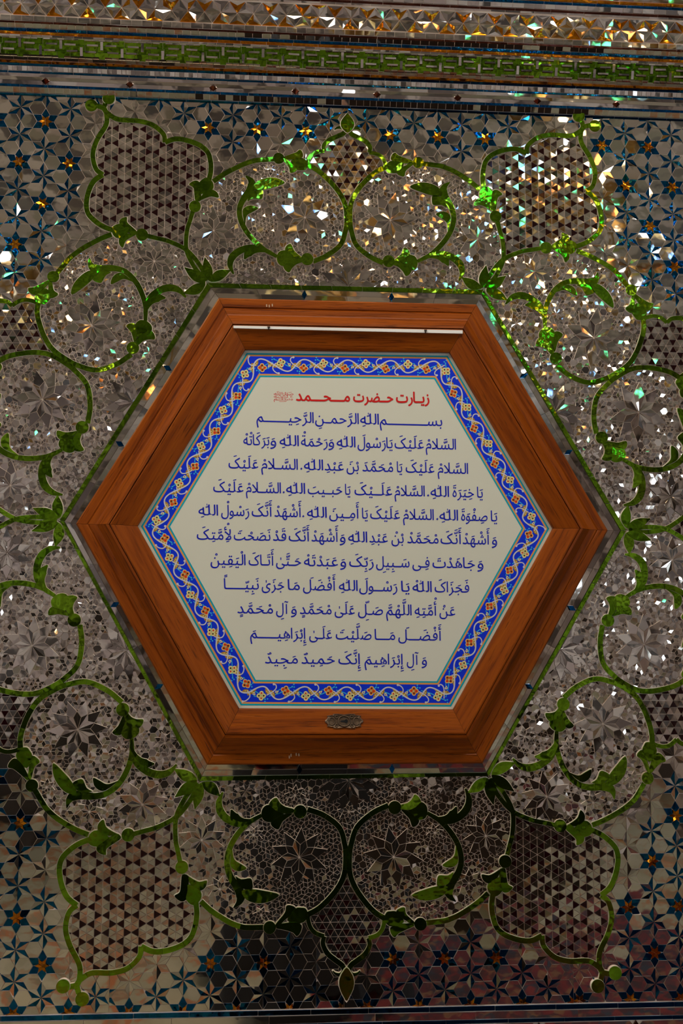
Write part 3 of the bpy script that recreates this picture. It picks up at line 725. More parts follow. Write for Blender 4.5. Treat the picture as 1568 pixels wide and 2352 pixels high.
# ------------------------------------------------------------------ kagome medallions: silvered hexagons of six facets, maroon triangles between
def kagome(plate, region, side, rot, centre, h0, h1):
    s = side; facet_me = [local_prism('mirror_facet', [(0, 0), (s * math.cos(a0), s * math.sin(a0)), (s * math.cos(a0 + math.pi / 3), s * math.sin(a0 + math.pi / 3))], 1.8, M['silver'], .55) for a0 in [0]]
    tri = [(0, 0), (s, 0), (s / 2, s * math.sqrt(3) / 2)]; tc = np.mean(tri, 0)
    tri_me = local_prism('maroon_triangle', np.array(tri) - tc, 1.6, M['maroon'], .45)
    mn, mx = region.min(0), region.max(0); n = int(max(mx - mn) / s) + 3
    cr, sr = math.cos(rot), math.sin(rot); R2 = np.array(((cr, -sr), (sr, cr)))
    a = np.array((2 * s, 0)); b = np.array((s, s * math.sqrt(3)))
    Hs = []; Ts = []
    for i in range(-n, n + 1):
        for j in range(-n, n + 1):
            c = a * i + b * j
            hv = [c + s * np.array((math.cos(math.radians(60 * k)), math.sin(math.radians(60 * k)))) for k in range(6)]
            for k in range(6): Hs.append(('f', np.array([c, hv[k], hv[(k + 1) % 6]]), k))
            # up triangle above right, down triangle
            p0 = hv[0]; Ts.append(('t', np.array([hv[0], hv[0] + (s / 2, s * math.sqrt(3) / 2), hv[1]]), 0)); Ts.append(('u', np.array([hv[0], hv[5], hv[0] + (s / 2, -s * math.sqrt(3) / 2)]), 0))
    cnt = 0
    bad = {}
    for kind, P, k in Hs + Ts:
        Pw = P @ R2.T + centre
        if (Pw.min(0) > mx).any() or (Pw.max(0) < mn).any() or not keep(Pw): continue
        ins = inside(region, np.vstack([Pw, Pw.mean(0)])); 
        if not ins.any(): continue
        mat = M['silver'] if kind == 'f' else M['maroon']; nm = 'mirror_facet' if kind == 'f' else 'maroon_triangle'
        key = tuple(np.round(Pw.mean(0) / 60))
        if ins.all():
            c = Pw[0] if kind == 'f' else Pw.mean(0)
            if kind == 'f': place(nm, facet_me[0], c, h1, rot + math.radians(60 * k), plate, (rt(.9), rt(.9)))
            else:
                ang = math.atan2(*(Pw[1] - Pw.mean(0))[::-1]); a_ref = math.atan2(*(np.array(tri[0]) - tc)[::-1]); place(nm, tri_me, c, h1, ang - a_ref, plate, (rt(.8), rt(.8)))
        else:
            q = clip(Pw, region)
            if q is not None: single(nm, q, h0, h1 + 1.7, mat, plate, gt(.6), .45)

# ------------------------------------------------------------------ fine mosaic of small rhombs and hexagons inside the scrolls
def fine(region, e, rot, centre, h0, h1, TL=1.3):
    m = MB(); mn, mx = region.min(0), region.max(0); cr, sr = math.cos(rot), math.sin(rot); R2 = np.array(((cr, -sr), (sr, cr)))
    a = np.array((math.sqrt(3) * e, 0)); b = np.array((math.sqrt(3) * e / 2, 1.5 * e))
    n = int(max(mx - mn) / e) + 2; rnd = random.Random(int(centre[0] * 7 + centre[1]))
    jit = {}
    def jv(p):
        k = (round(p[0] * 2), round(p[1] * 2))
        if k not in jit: jit[k] = np.array((rnd.uniform(-1, 1), rnd.uniform(-1, 1))) * e * .14
        return p + jit[k]
    C = []
    for i in range(-n, n + 1):
        for j in range(-n, n + 1): C.append(a * i + b * j)
    C = np.array(C); Cw = C @ R2.T + centre
    ok = (Cw[:, 0] > mn[0] - 2 * e) & (Cw[:, 0] < mx[0] + 2 * e) & (Cw[:, 1] > mn[1] - 2 * e) & (Cw[:, 1] < mx[1] + 2 * e)
    T_ = []
    for c, cw in zip(C[ok], Cw[ok]):
        if not keep(cw): continue
        hv = [c + e * np.array((math.cos(math.radians(60 * k + 30)), math.sin(math.radians(60 * k + 30)))) for k in range(6)]
        r = .5 + .5 * math.sin(cw[0] * .021 + 1.3 * math.sin(cw[1] * .017)) * math.cos(cw[1] * .026)
        cj = jv(c); hj = [jv(p) for p in hv]
        if r < .70:
            q = rnd.choice((0, 1)) if r > .45 else 0
            for k in range(3): T_.append([cj, hj[(2 * k + q) % 6], hj[(2 * k + 1 + q) % 6], hj[(2 * k + 2 + q) % 6]])
        elif r < .85: T_.append(hj)
        else:
            for k in range(6): T_.append([cj, hj[k], hj[(k + 1) % 6]])
    if not T_: return m
    allp = np.vstack([np.array(t) for t in T_]) @ R2.T + centre; ins = inside(region, allp); q = 0
    for t in T_:
        k = len(t); P = allp[q:q + k]; I2 = ins[q:q + k]; q += k
        if not I2.any(): continue
        if not I2.all():
            P = clip(P, region)
            if P is None: continue
        m.prism(P, h0, h1, gt(TL if rnd.random() < .92 else 5), .55)
    return m

# ------------------------------------------------------------------ star rosettes
def rosette(plate, region, c, R, n, rot, h):
    """n-pointed star of split blades with outer petals"""
    r1, r2 = R * .60, R * .42; st = 2 * math.pi / n
    D_ = lambda r, a: c + r * np.array((math.cos(a), math.sin(a)))
    outl = []
    for i in range(n):
        a = rot + i * st; outl += [D_(r1 * .99, a), D_(R, a + st / 2)]
    outl = np.array(outl)
    bed = clip_general(outl, region, c)
    if bed is not None: plate_obj('rosette_bed', bed, h - 2.2, h - .2, plate)
    for i in range(n):
        a = rot + i * st
        for sgn in (-1, 1):
            P = np.array([D_(1.5, a), D_(r2, a + sgn * st / 2), D_(r1, a)]); put('star_blade', P, region, h, 1.6, M['silver'], plate, 2.0, .5)
        P = np.array([D_(r2, a + st / 2), D_(r1, a + st), D_(R, a + st / 2), D_(r1, a)]); put('star_petal', P, region, h, 1.5, M['silver'], plate, 1.2, .7)
def clip_general(P, region, c):
    P = np.asarray(P)
    if region is None or inside(region, P).all(): return P
    return None
def put(name, P, region, h, th, mat, plate, tl, gap):
    if not keep(P): return
    if region is not None:
        I2 = inside(region, P)
        if not I2.any(): return
        if not I2.all():
            P = clip(P, region)
            if P is None: return
    single(name, P, h - 1.5, h + th, mat, plate, gt(tl), gap)

# ------------------------------------------------------------------ green glass scrolls, leaves and beads
BED = [MB()]
def ribbon(P, w, name, plate, h0, h1, seglen=46, taper=None):
    P = smooth(P, 6); d = np.gradient(P, axis=0); n = np.stack([-d[:, 1], d[:, 0]], 1); n /= np.linalg.norm(n, axis=1)[:, None]
    W_ = np.full(len(P), float(w)) if taper is None else np.interp(np.linspace(0, 1, len(P)), np.linspace(0, 1, len(taper)), taper)
    A, B = P + n * W_[:, None] / 2, P - n * W_[:, None] / 2
    s = np.concatenate([[0], np.cumsum(np.linalg.norm(np.diff(P, axis=0), axis=1))]); tot = s[-1]; k = max(1, int(round(tot / seglen)))
    for i in range(k):
        a, b = tot * i / k + (.3 if i else 0), tot * (i + 1) / k - .3
        ss = np.concatenate([[a], s[(s > a + 1) & (s < b - 1)], [b]])
        PA_ = np.stack([np.interp(ss, s, A[:, 0]), np.interp(ss, s, A[:, 1])], 1); PB_ = np.stack([np.interp(ss, s, B[:, 0]), np.interp(ss, s, B[:, 1])], 1)
        if not keep(np.vstack([PA_, PB_])): continue
        tl = gt(2.2); m = MB(); c = (PA_.mean(0) + PB_.mean(0)) / 2; hh = lambda p: h1 + (p[0] - c[0]) * tl[0] * .5 + (p[1] - c[1]) * tl[1] * .5
        BED[0].prism(inset(np.vstack([PA_, PB_[::-1]]), -.75), h0, h1 - 1.9)
        nn = len(ss); V = [W(p, h0) for p in PA_] + [W(p, h0) for p in PB_] + [W(p, hh(p)) for p in PA_] + [W(p, hh(p)) for p in PB_]; Fc = []
        for q in range(nn - 1):
            Fc.append((2 * nn + q, 3 * nn + q, 3 * nn + q + 1, 2 * nn + q + 1)); Fc.append((q, 2 * nn + q, 2 * nn + q + 1, q + 1)); Fc.append((nn + q, nn + q + 1, 3 * nn + q + 1, 3 * nn + q))
        Fc.append((0, nn, 3 * nn, 2 * nn)); Fc.append((nn - 1, 3 * nn - 1, 4 * nn - 1, 2 * nn - 1))
        obj(name, V, Fc, M['green'], plate)
def gpoly(P, name, plate, h0, h1, sm=3, mat='green'):
    P = smooth(P, sm, True) if sm > 1 else np.asarray(P)
    if not keep(P): return
    BED[0].prism(inset(P, -.7), h0, h1 - 1.9); m = MB(); m.prism(P, h0, h1, gt(1.8), .7); m.obj(name, M[mat], plate)
def disc(c, r, name, plate, h0, h1, mat='green'):
    P = np.array([c + r * np.array((math.cos(t), math.sin(t))) for t in np.linspace(0, 2 * math.pi, 24, endpoint=False)])
    if keep(P): BED[0].prism(inset(P, -.8), h0, h1 - 1.9); m = MB(); m.prism(P, h0, h1, gt(2.0)); m.obj(name, M[mat], plate)
def leaf(a, b, w, name, plate, h0, h1, bend=0.0):
    a, b = np.array(a), np.array(b); d = b - a; n = np.array((-d[1], d[0])) / np.linalg.norm(d)
    t = np.linspace(0, 1, 9)[1:-1]; wid = np.sin(math.pi * t ** .85) * w / 2; mid = [a + d * q + n * bend * math.sin(math.pi * q) for q in t]
    P = [a] + [m + n * q for m, q in zip(mid, wid)] + [b] + [m - n * q for m, q in zip(mid[::-1], wid[::-1])]
    gpoly(P, name, plate, h0, h1, 2)
POL = dict(
 T1a=[(600, 1868), (604, 1854), (616, 1848), (632, 1860), (650, 1867), (636, 1876), (622, 1886), (606, 1882)],
 T1b=[(618, 1847), (624, 1836), (634, 1832), (642, 1843), (655, 1852), (673, 1857), (672, 1864), (650, 1865), (632, 1858)],
 T1c=[(652, 1869), (672, 1867), (660, 1876), (648, 1886), (640, 1902), (628, 1898), (623, 1888), (637, 1878)],
 T2a=[(706, 2099), (701, 2085), (691, 2083), (678, 2086), (660, 2112), (688, 2117), (699, 2112)],
 T2b=[(658, 2080), (666, 2078), (677, 2084), (664, 2101), (637, 2124), (634, 2120), (650, 2101), (656, 2091)],
 T2c=[(634, 2129), (648, 2120), (675, 2117), (691, 2123), (688, 2139), (680, 2147), (672, 2139), (653, 2133)],
 T3a=[(434, 2030), (460, 2045), (460, 2064), (444, 2076), (429, 2064), (432, 2045)],
 T3b=[(420, 2008), (433, 2012), (431, 2040), (427, 2064), (415, 2067), (403, 2056), (414, 2048), (417, 2029)],
 T3c=[(434, 2012), (444, 2018), (458, 2024), (474, 2021), (472, 2034), (462, 2042), (450, 2038), (437, 2026)],
 Ha=[(532, 1945), (535, 1966), (541, 1976), (553, 1983), (566, 1992), (552, 1998), (538, 1995), (529, 1982)],
 Hb=[(541, 2010), (554, 2018), (575, 2016), (580, 2028), (578, 2039), (558, 2038), (549, 2028)],
 Hc=[(556, 2045), (578, 2041), (608, 2045), (641, 2053), (621, 2067), (594, 2072), (567, 2064)])
def scrolls(k, m, plate):
    h0, h1 = 0, 7.3; BED[0] = MB(); t = lambda px: T(k, m, px)
    for nme, w_, tp in (('S1', 11.5, None), ('S2', 12, [8, 11, 12, 12, 12, 14, 18, 20, 13, 2]), ('S3', 11, None), ('S4', 10, None), ('S5', 11.5, None), ('S6', 11, None), ('S7', 9, None), ('S8', 10, [9, 10, 11, 11, 11, 10, 8, 5, 2])):
        ribbon(t(ST[nme]), w_, 'vine_stem', plate, h0, h1, 46, tp)
    for nme in POL:
        gpoly(inset(t(POL[nme]), -1.3), 'tulip_petal' if nme[0] == 'T' else 'curled_leaf', plate, h0, h1 + .8)
    ribbon(t([(507, 1818), (499, 1840), (503, 1862), (520, 1880), (545, 1891), (572, 1888)]), 10, 'curled_leaf', plate, h0, h1 + .3, 200, [4, 13, 17, 16, 12, 4])
    ribbon(t([(528, 1858), (536, 1874), (552, 1885), (577, 1884), (598, 1873)]), 10, 'curled_leaf', plate, h0, h1 + .1, 200, [3, 20, 17, 9, 4])
    V_ = t([(459, 1796)])[0]
    leaf(V_, t([(445, 1860)])[0], 24, 'vine_leaf', plate, h0, h1 + 1.2)
    leaf(V_, t([(502, 1828)])[0], 25, 'vine_leaf', plate, h0, h1 + 1.0, 3)
    disc(t([(689, 1863)])[0], 14.5, 'glass_bead', plate, h0, h1 + 1.5)
    disc(t([(619, 2128)])[0], 13.5, 'glass_bead', plate, h0, h1 + 1.5)
    disc(t([(418, 1990)])[0], 14, 'glass_bead', plate, h0, h1 + 1.5)
    disc(t([(190, 2292)])[0], 14.5, 'glass_bead', plate, h0, h1 + 1.5)
    BED[0].obj('grout_bed', M['plaster'], plate); BED[0] = MB()

SIDE_NAME = {0: 'below', 1: 'lower right', 2: 'upper right', 3: 'above', 4: 'upper left', 5: 'lower left'}
ZONES = {}; MEDS = {}; SMEDS = {}
for k in range(6):
    Z = fieldclip(zone(k)); ZONES[k] = Z
    zp = plate_obj('scroll_panel', Z, -4, 2.6, wall); zp['label'] = 'fine mirror mosaic with green glass scrolls, %s the wooden frame' % (SIDE_NAME[k] if k in (0, 3) else SIDE_NAME[k] + ' of')
    fm = fine(Z, 9.6, math.radians(60 * k + 7 + 11 * (k % 3)), warp(ideal(k, 0, K(640, 1980)))[0], 0, 4.3, 1.3 if k == 0 else 3.2)
    fm.obj('small_mirror_tiles', M['silver'], zp, kind='stuff')
    for m in (0, 1):
        for (px, R, n) in (((687, 1968), 70, 10), ((462, 1928), 55, 10), ((676, 1826), 24, 8), ((582, 1916), 22, 8), ((505, 2040), 30, 8), ((600, 2100), 20, 7), ((560, 1815), 27, 8)):
            c = T(k, m, [px])[0]; rosette(zp, Z, c, R * random.uniform(.92, 1.06), n, random.uniform(0, 6.28), 5.2)
    c = T(k, 0, [(790, 1797)])[0]; c2 = T(k, 1, [(790, 1797)])[0]; rosette(zp, Z, (c + c2) / 2, 72, 12, random.uniform(0, 1), 5.6)
    c = T(k, 0, [(797, 1868)])[0]; c2 = T(k, 1, [(797, 1868)])[0]; rosette(zp, Z, (c + c2) / 2, 26, 8, random.uniform(0, 1), 5.4)
    for m in (0, 1): scrolls(k, m, zp)
    Q = fieldclip(smed(k)); SMEDS[k] = Q
    if keep(Q):
        sp = plate_obj('small_medallion', Q, -4, 2.8, wall)
        kagome(sp, Q, 17.6, math.radians(60 * k), Q.mean(0), 0, 3.2)
    # bud at the tip of the small medallion
        if k in (0, 3):
            tp = (T(k, 0, [(794, 2222)])[0] + T(k, 1, [(794, 2222)])[0]) / 2; dr = tp / np.linalg.norm(tp)
            a = tp - dr * 4; leaf(a, a + dr * (74 if k == 0 else 50), 34, 'bud_leaf', sp, 0, 10); BED[0].obj('grout_bed', M['plaster'], sp); BED[0] = MB()
for k in (0, 1, 3, 4):
    Q = fieldclip(medal(k)); MEDS[k] = Q
    mp = plate_obj('medallion', Q, -4, 2.8, wall); kagome(mp, Q, 18.2, math.radians(60 * k + 30), Q.mean(0), 0, 3.2)
for k in (2, 5):
    Q = fieldclip(medal(k)); MEDS[k] = Q
    if Q is not None:
        mp = plate_obj('medallion', Q, -4, 2.8, wall); kagome(mp, Q, 18.2, math.radians(60 * k + 30), np.array((920.0 * (1 if k == 2 else -1), 0)), 0, 3.2)
ALLR = [*ZONES.values(), *SMEDS.values(), *MEDS.values(), GREEN]

# ------------------------------------------------------------------ star-and-hexagon fields in the corners
def near_scroll(p, d):
    pts = np.array([p + d * np.array((math.cos(t), math.sin(t))) for t in np.linspace(0, 2 * math.pi, 8, endpoint=False)])
    return any(inside(R_, pts).any() for R_ in ALLR)
A0 = 66.0
def starfield(name, origin, x0, x1, y0, y1, label, A=A0):
    V, Fc = [], []; reg = np.array([(x0, y0), (x1, y0), (x1, y1), (x0, y1)])
    pl = plate_obj(name, reg, -4, .6, wall); pl['label'] = label
    rh = A / math.sqrt(3) / 2; ri = rh; tipr = A / 2
    def D_(r, deg): return np.array((r * math.cos(math.radians(deg)), r * math.sin(math.radians(deg))))
    hexa = [D_(rh, 60 * q) for q in range(6)]
    # lattice directions: 90 deg etc; kite: centre, inner(-30), tip, inner(+30)
    bladeL = [np.zeros(2), D_(tipr, 90), D_(ri, 120)]; bladeR = [np.zeros(2), D_(ri, 60), D_(tipr, 90)]
    hex_me = local_prism('hexagon_mirror', hexa, 2.0, M['silver'], .7)
    bl_me = local_prism('blue_blade', bladeL, 2.0, M['blue'], .45); sl_me = local_prism('silver_blade', bladeL, 2.0, M['silver'], .45)
    sr_me = local_prism('silver_blade', bladeR, 2.0, M['silver'], .45)
    kite = [D_(8.0, 80), D_(ri, 60), D_(tipr, 90), D_(ri, 120), D_(8.0, 100)]
    kite_me = local_prism('blue_kite', kite, 2.0, M['blue'], .45)
    petal = [np.zeros(2), D_(8.8, 62), D_(15.5, 90), D_(8.8, 118)]
    pet_me = local_prism('amber_petal', petal, 3.2, M['amber'], .3)
    P0 = [np.array((0.0, A)), np.array((A * math.sqrt(3) / 2, A / 2))]
    def covered(pts):
        return any(inside(R_, pts).all() for R_ in ALLR)
    cnt = {}
    def drop(nm, me, poly, c, ang, tl, mat):
        ca, sa = math.cos(ang), math.sin(ang); Pw = np.array(poly) @ np.array(((ca, sa), (-sa, ca))) + c
        if not keep(Pw): return
        cc = Pw.mean(0)
        I2 = inside(reg, Pw)
        if not I2.any() and not inside(reg, cc[None])[0]: return
        if covered(Pw): return
        if I2.all(): place(nm, me, c, .6, ang, pl, (rt(tl), rt(tl)))
        else:
            q = clip(reg, Pw)
            if q is not None: single(nm, q, 0, 2.6, mat, pl, gt(tl), .5)
    n = 22
    for i in range(-n, n + 1):
        for j in range(-n, n + 1):
            c = np.array(origin) + P0[0] * i + P0[1] * j
            if not (x0 - A < c[0] < x1 + A and y0 - A < c[1] < y1 + A): continue
            flower = (i - j) % 3 == 0; edge = near_scroll(c, 42)
            if flower and not edge:
                for q in range(6):
                    drop('blue_kite', kite_me, kite, c, math.radians(60 * q), 1.2, M['blue'])
                    drop('amber_petal', pet_me, petal, c, math.radians(60 * q + 30), 5, M['amber'])
            else:
                for q in range(6):
                    drop('silver_blade' if edge else 'blue_blade', sl_me if edge else bl_me, bladeL, c, math.radians(60 * q), 1.7, M['silver'] if edge else M['blue'])
                    drop('silver_blade', sr_me, bladeR, c, math.radians(60 * q), 1.7, M['silver'])
            for cc in (c + D_(A / math.sqrt(3), 0), c + D_(A / math.sqrt(3), 60)):
                drop('hexagon_mirror', hex_me, hexa, cc, 0, .9, M['silver'])
XM = 575
starfield('star_panel', (-706, 938), XL, -640, -430, 430, 'star and hexagon mirror mosaic beyond the left side medallion')
starfield('star_panel', (726, 930), 640, XR, -430, 430, 'star and hexagon mirror mosaic beyond the right side medallion')
starfield('star_panel', (-706, 938), XL, -XM, 430, YT, 'star and hexagon mirror mosaic in the upper left corner')
starfield('star_panel', (-216, 938), -XM, -2, 560, YT, 'star and hexagon mirror mosaic under the cornice, left half')
starfield('star_panel', (213, 936), -2, XM, 560, YT, 'star and hexagon mirror mosaic under the cornice, right half')
starfield('star_panel', (726, 930), XM, XR, 430, YT, 'star and hexagon mirror mosaic in the upper right corner')
starfield('star_panel', (-705, -848), XL, -505, YB, -430, 'star and hexagon mirror mosaic in the lower left corner')
starfield('star_panel', (-177, -949), -505, -2, YB, -640, 'star and hexagon mirror mosaic at the bottom, left half')
starfield('star_panel', (219, -947), -2, 505, YB, -640, 'star and hexagon mirror mosaic at the bottom, right half')
starfield('star_panel', (690, -745), 505, XR, YB, -430, 'star and hexagon mirror mosaic in the lower right corner')

# ------------------------------------------------------------------ border round the frame: green line, two mirror strips with blue diamonds
bd = bpy.data.objects.new('mirror_border', None); bd.location = W((0, -560), 0); link(bd)
bd = None
V0 = MB(); V0.prism(GREEN, -4, 3.0); hb = V0.obj('hexagon_border', M['plaster'], wall)
G1 = lerp(ring('green', 8), ring('wood', 8), .06); W1 = ring('wood', 16)
def strip(A, B, i, t0, t1, h0, h1, mat, name, parent, n, tl=.6, gap=.5, u0=0.0, u1=1.0, bev=0.0):
    j = (i + 1) % 6; inn = -(A[i] + A[j]); inn = inn / np.linalg.norm(inn) * math.tan(math.radians(bev))
    a0, a1 = lerp(A[i], B[i], t0), lerp(A[j], B[j], t0); b0, b1 = lerp(A[i], B[i], t1), lerp(A[j], B[j], t1)
    for q in range(n):
        s0, s1 = u0 + (u1 - u0) * q / n, u0 + (u1 - u0) * (q + 1) / n
        single(name, [lerp(a0, a1, s0), lerp(a0, a1, s1), lerp(b0, b1, s1), lerp(b0, b1, s0)], h0, h1, M[mat], parent, tuple(np.array(gt(tl)) + inn), gap)
for i in range(6):
    strip(G1, W1, i, -.12, .20, 0, 10, 'green', 'green_strip', hb, 9, 1.2)
    for (u0, u1) in ((0, .33), (.33, .66), (.66, 1)):
        strip(G1, W1, i, .22, .62, 0, 9, 'silver', 'mirror_strip', hb, 2, .7, .4, u0, u1, 6)
        strip(G1, W1, i, .64, 1.02, 0, 13, 'silver', 'mirror_strip', hb, 2, .7, .4, u0, u1, 11)
    j = (i + 1) % 6
    for u in (.335, .665):
        c = lerp(lerp(G1[i], G1[j], u), lerp(W1[i], W1[j], u), .62); ax = (G1[j] - G1[i]) / np.linalg.norm(G1[j] - G1[i]); ay = np.array((-ax[1], ax[0]))
        single('blue_diamond', [c + ax * 6, c + ay * 11, c - ax * 6, c - ay * 11], 8, 15, M['blue'], hb, gt(1), 0)

# ------------------------------------------------------------------ cornice (top) and ledge (bottom)
def hstrip(y0, y1, h0, h1, mat, name, parent, plen, tl=.8, gap=.5, back=-4, slope=0.0):
    x = XL + random.uniform(0, plen)
    xs = [XL]
    while x < XR: xs.append(x); x += plen * random.uniform(.85, 1.15)
    xs.append(XR)
    for a, b in zip(xs[:-1], xs[1:]):
        if b - a < 3: continue
        m = MB(); hh = (h1 - h0) / max(y1 - y0, 1e-3)
        tx = math.tan(rt(tl)); P = inset([(a, y0), (b, y0), (b, y1), (a, y1)], gap); c = P.mean(0); n = 4
        hf = lambda p: h0 + (p[1] - y0) * (hh) + (p[0] - c[0]) * tx
        V = [W(p, back) for p in P] + [W(p, hf(p)) for p in P]
        obj(name, V, [(4, 5, 6, 7), (0, 1, 5, 4), (1, 2, 6, 5), (2, 3, 7, 6), (3, 0, 4, 7)], M[mat], parent)
YS = dict(b0=(1000, 1007.5), s0=(1007.5, 1020.5), b1=(1020.5, 1027))
V, Fc = [], []
# plaster core of the cornice, stepping out towards the top
CORE = [(998, 0), (1008, 9), (1030, 12), (1056, 14), (1090, 30), (1160, 46), (1205, 52), (1290, 78), (1400, 90), (1480, 90)]
for (y, h) in CORE:
    V += [W((XL, y), h), W((XR, y), h)]
for i in range(len(CORE) - 1): Fc.append((2 * i, 2 * i + 1, 2 * i + 3, 2 * i + 2))
nC = len(CORE); V += [W((XL, 998), -10), W((XR, 998), -10), W((XL, 1480), -10), W((XR, 1480), -10)]
Fc += [(0, 1, 2 * nC + 1, 2 * nC), (2 * nC - 2, 2 * nC - 1, 2 * nC + 3, 2 * nC + 2), tuple([2 * i for i in range(nC)] + [2 * nC + 2, 2 * nC]), tuple([2 * i + 1 for i in range(nC)] + [2 * nC + 3, 2 * nC + 1])]
cor = obj('trim_1', V, Fc, M['plaster'], None, kind='structure')
def coreh(y): return float(np.interp(y, [c[0] for c in CORE], [c[1] for c in CORE]))
def cs(y0, y1, mat, name, plen, dh0=3, dh1=3, tl=.8, gap=.5):
    # projected onto a surface standing proud of the wall, the pixel rows move: shift accordingly
    hstrip(y0, y1, coreh(y0) + dh0, coreh(y1) + dh1, mat, name, cor, plen, tl, gap)
def adj(y, h):   # wall height seen at y on the wall plane -> real y for a surface h in front
    return y + (CAM_C.y - y) * h / CAM_C.z
def band_(ya, yb, mat, name, plen, **kw):
    y0 = adj(ya, coreh(ya) + 3); y1 = adj(yb, coreh(yb) + 3); cs(y0, y1, mat, name, plen, **kw)
band_(1003, 1009.5, 'blue', 'blue_strip', 66); band_(1010, 1022.5, 'silver', 'mirror_strip', 17, dh0=3, dh1=4, tl=2)
band_(1023, 1029, 'blue', 'blue_strip', 66, dh0=3, dh1=4)
# wide mirror panels with brown diamonds between them
ya, yb = adj(1030, 16), adj(1047, 17)
pitch = 193; x = -18 - 5 * pitch + 84
while x < XR:
    for (t0, t1, dh) in ((0, .5, (2.5, 4.5)), (.52, 1, (4.5, 4.2))):
        y0, y1 = ya + (yb - ya) * t0, ya + (yb - ya) * t1; a_, b2 = x + 7, x + pitch - 7
        h0, h1 = coreh(y0) + dh[0], coreh(y1) + dh[1]
        P = [(a_, y0), (b2, y0), (b2 + 0, y1), (a_, y1)]; P = [(max(XL, min(XR, p[0])), p[1]) for p in P]
        if P[1][0] - P[0][0] > 5:
            V = [W(p, 0) for p in P] + [W(P[0], h0), W(P[1], h0), W(P[2], h1), W(P[3], h1)]
            obj('mirror_panel', V, [(4, 5, 6, 7), (0, 1, 5, 4), (1, 2, 6, 5), (2, 3, 7, 6), (3, 0, 4, 7)], M['silver'], cor)
    if XL + 8 < x < XR - 8:
        yc = (ya + yb) / 2
        V = [W((x, ya - 1), 16), W((x + 10, yc), 16), W((x, yb + 1), 16), W((x - 10, yc), 16), W((x, yc), 27)]
        obj('brown_diamond', V, [(0, 1, 4), (1, 2, 4), (2, 3, 4), (3, 0, 4), (3, 2, 1, 0)], M['ruby'], cor)
    x += pitch
band_(1047.5, 1056, 'silver', 'mirror_strip', 120, dh0=3, dh1=4, tl=.6)
band_(1057, 1063, 'blue', 'blue_strip', 66); band_(1063.5, 1077.5, 'silver', 'mirror_strip', 11, tl=2.5)
band_(1078.5, 1084.5, 'blue', 'blue_strip', 66, dh0=3, dh1=4); band_(1085, 1092.5, 'amber', 'amber_strip', 60); band_(1093, 1100, 'silver', 'mirror_strip', 30, tl=1.5)
# green meander band
y0, y1 = adj(1101, 38), adj(1149, 48)
for q in range(3): band_(1101 + 16 * q, 1116.5 + 16 * q, 'green', 'green_backing', 30, dh0=3, dh1=3, tl=2)
def mbar(xa, xb, ya_, yb_, nm='silver_bar'):
    if xa < XL or xb > XR: return
    n = max(1, int((xb - xa) / 16)); 
    for q in range(n):
        a_, b2 = xa + (xb - xa) * q / n, xa + (xb - xa) * (q + 1) / n
        tx = math.tan(rt(2)); V = []
        P = inset([(a_, ya_), (b2, ya_), (b2, yb_), (a_, yb_)], .4)
        V = [W(p, coreh(p[1]) - 2) for p in P] + [W(p, coreh(p[1]) + 7 + (p[0] - P[0][0]) * tx) for p in P]
        obj(nm, V, [(4, 5, 6, 7), (0, 1, 5, 4), (1, 2, 6, 5), (2, 3, 7, 6), (3, 0, 4, 7)], M['silver'], cor)
per = 46.5; hh = (y1 - y0) / 5.2; x = -18 - 20 * per
k = 0
while x < XR:
    if k % 2 == 0:
        mbar(x - 3.5, x + 3.5, y0 + hh * 2.2, y0 + hh * 4.6); mbar(x - 34, x - 8, y0 + hh * 3.2, y0 + hh * 3.8); mbar(x + 8, x + 34, y0 + hh * 3.2, y0 + hh * 3.8)
        mbar(x - 40, x + 40, y0 + hh * 4.6, y0 + hh * 5.1)
    else:
        mbar(x - 3.5, x + 3.5, y0 + hh * .5, y0 + hh * 2.9); mbar(x - 34, x - 8, y0 + hh * 1.4, y0 + hh * 2.0); mbar(x + 8, x + 34, y0 + hh * 1.4, y0 + hh * 2.0)
        mbar(x - 40, x + 40, y0, y0 + hh * .5)
    x += per; k += 1
band_(1149.5, 1155.5, 'silver', 'mirror_strip', 22, tl=2); band_(1156, 1163, 'amber', 'amber_strip', 60); band_(1163.5, 1170.5, 'blue', 'blue_strip', 66)
band_(1171, 1181, 'silver', 'mirror_strip', 20, dh0=3, dh1=6, tl=2); band_(1182, 1188, 'ruby', 'brown_strip', 80, dh0=2, dh1=2); band_(1188.5, 1201, 'silver', 'mirror_strip', 24, tl=2)
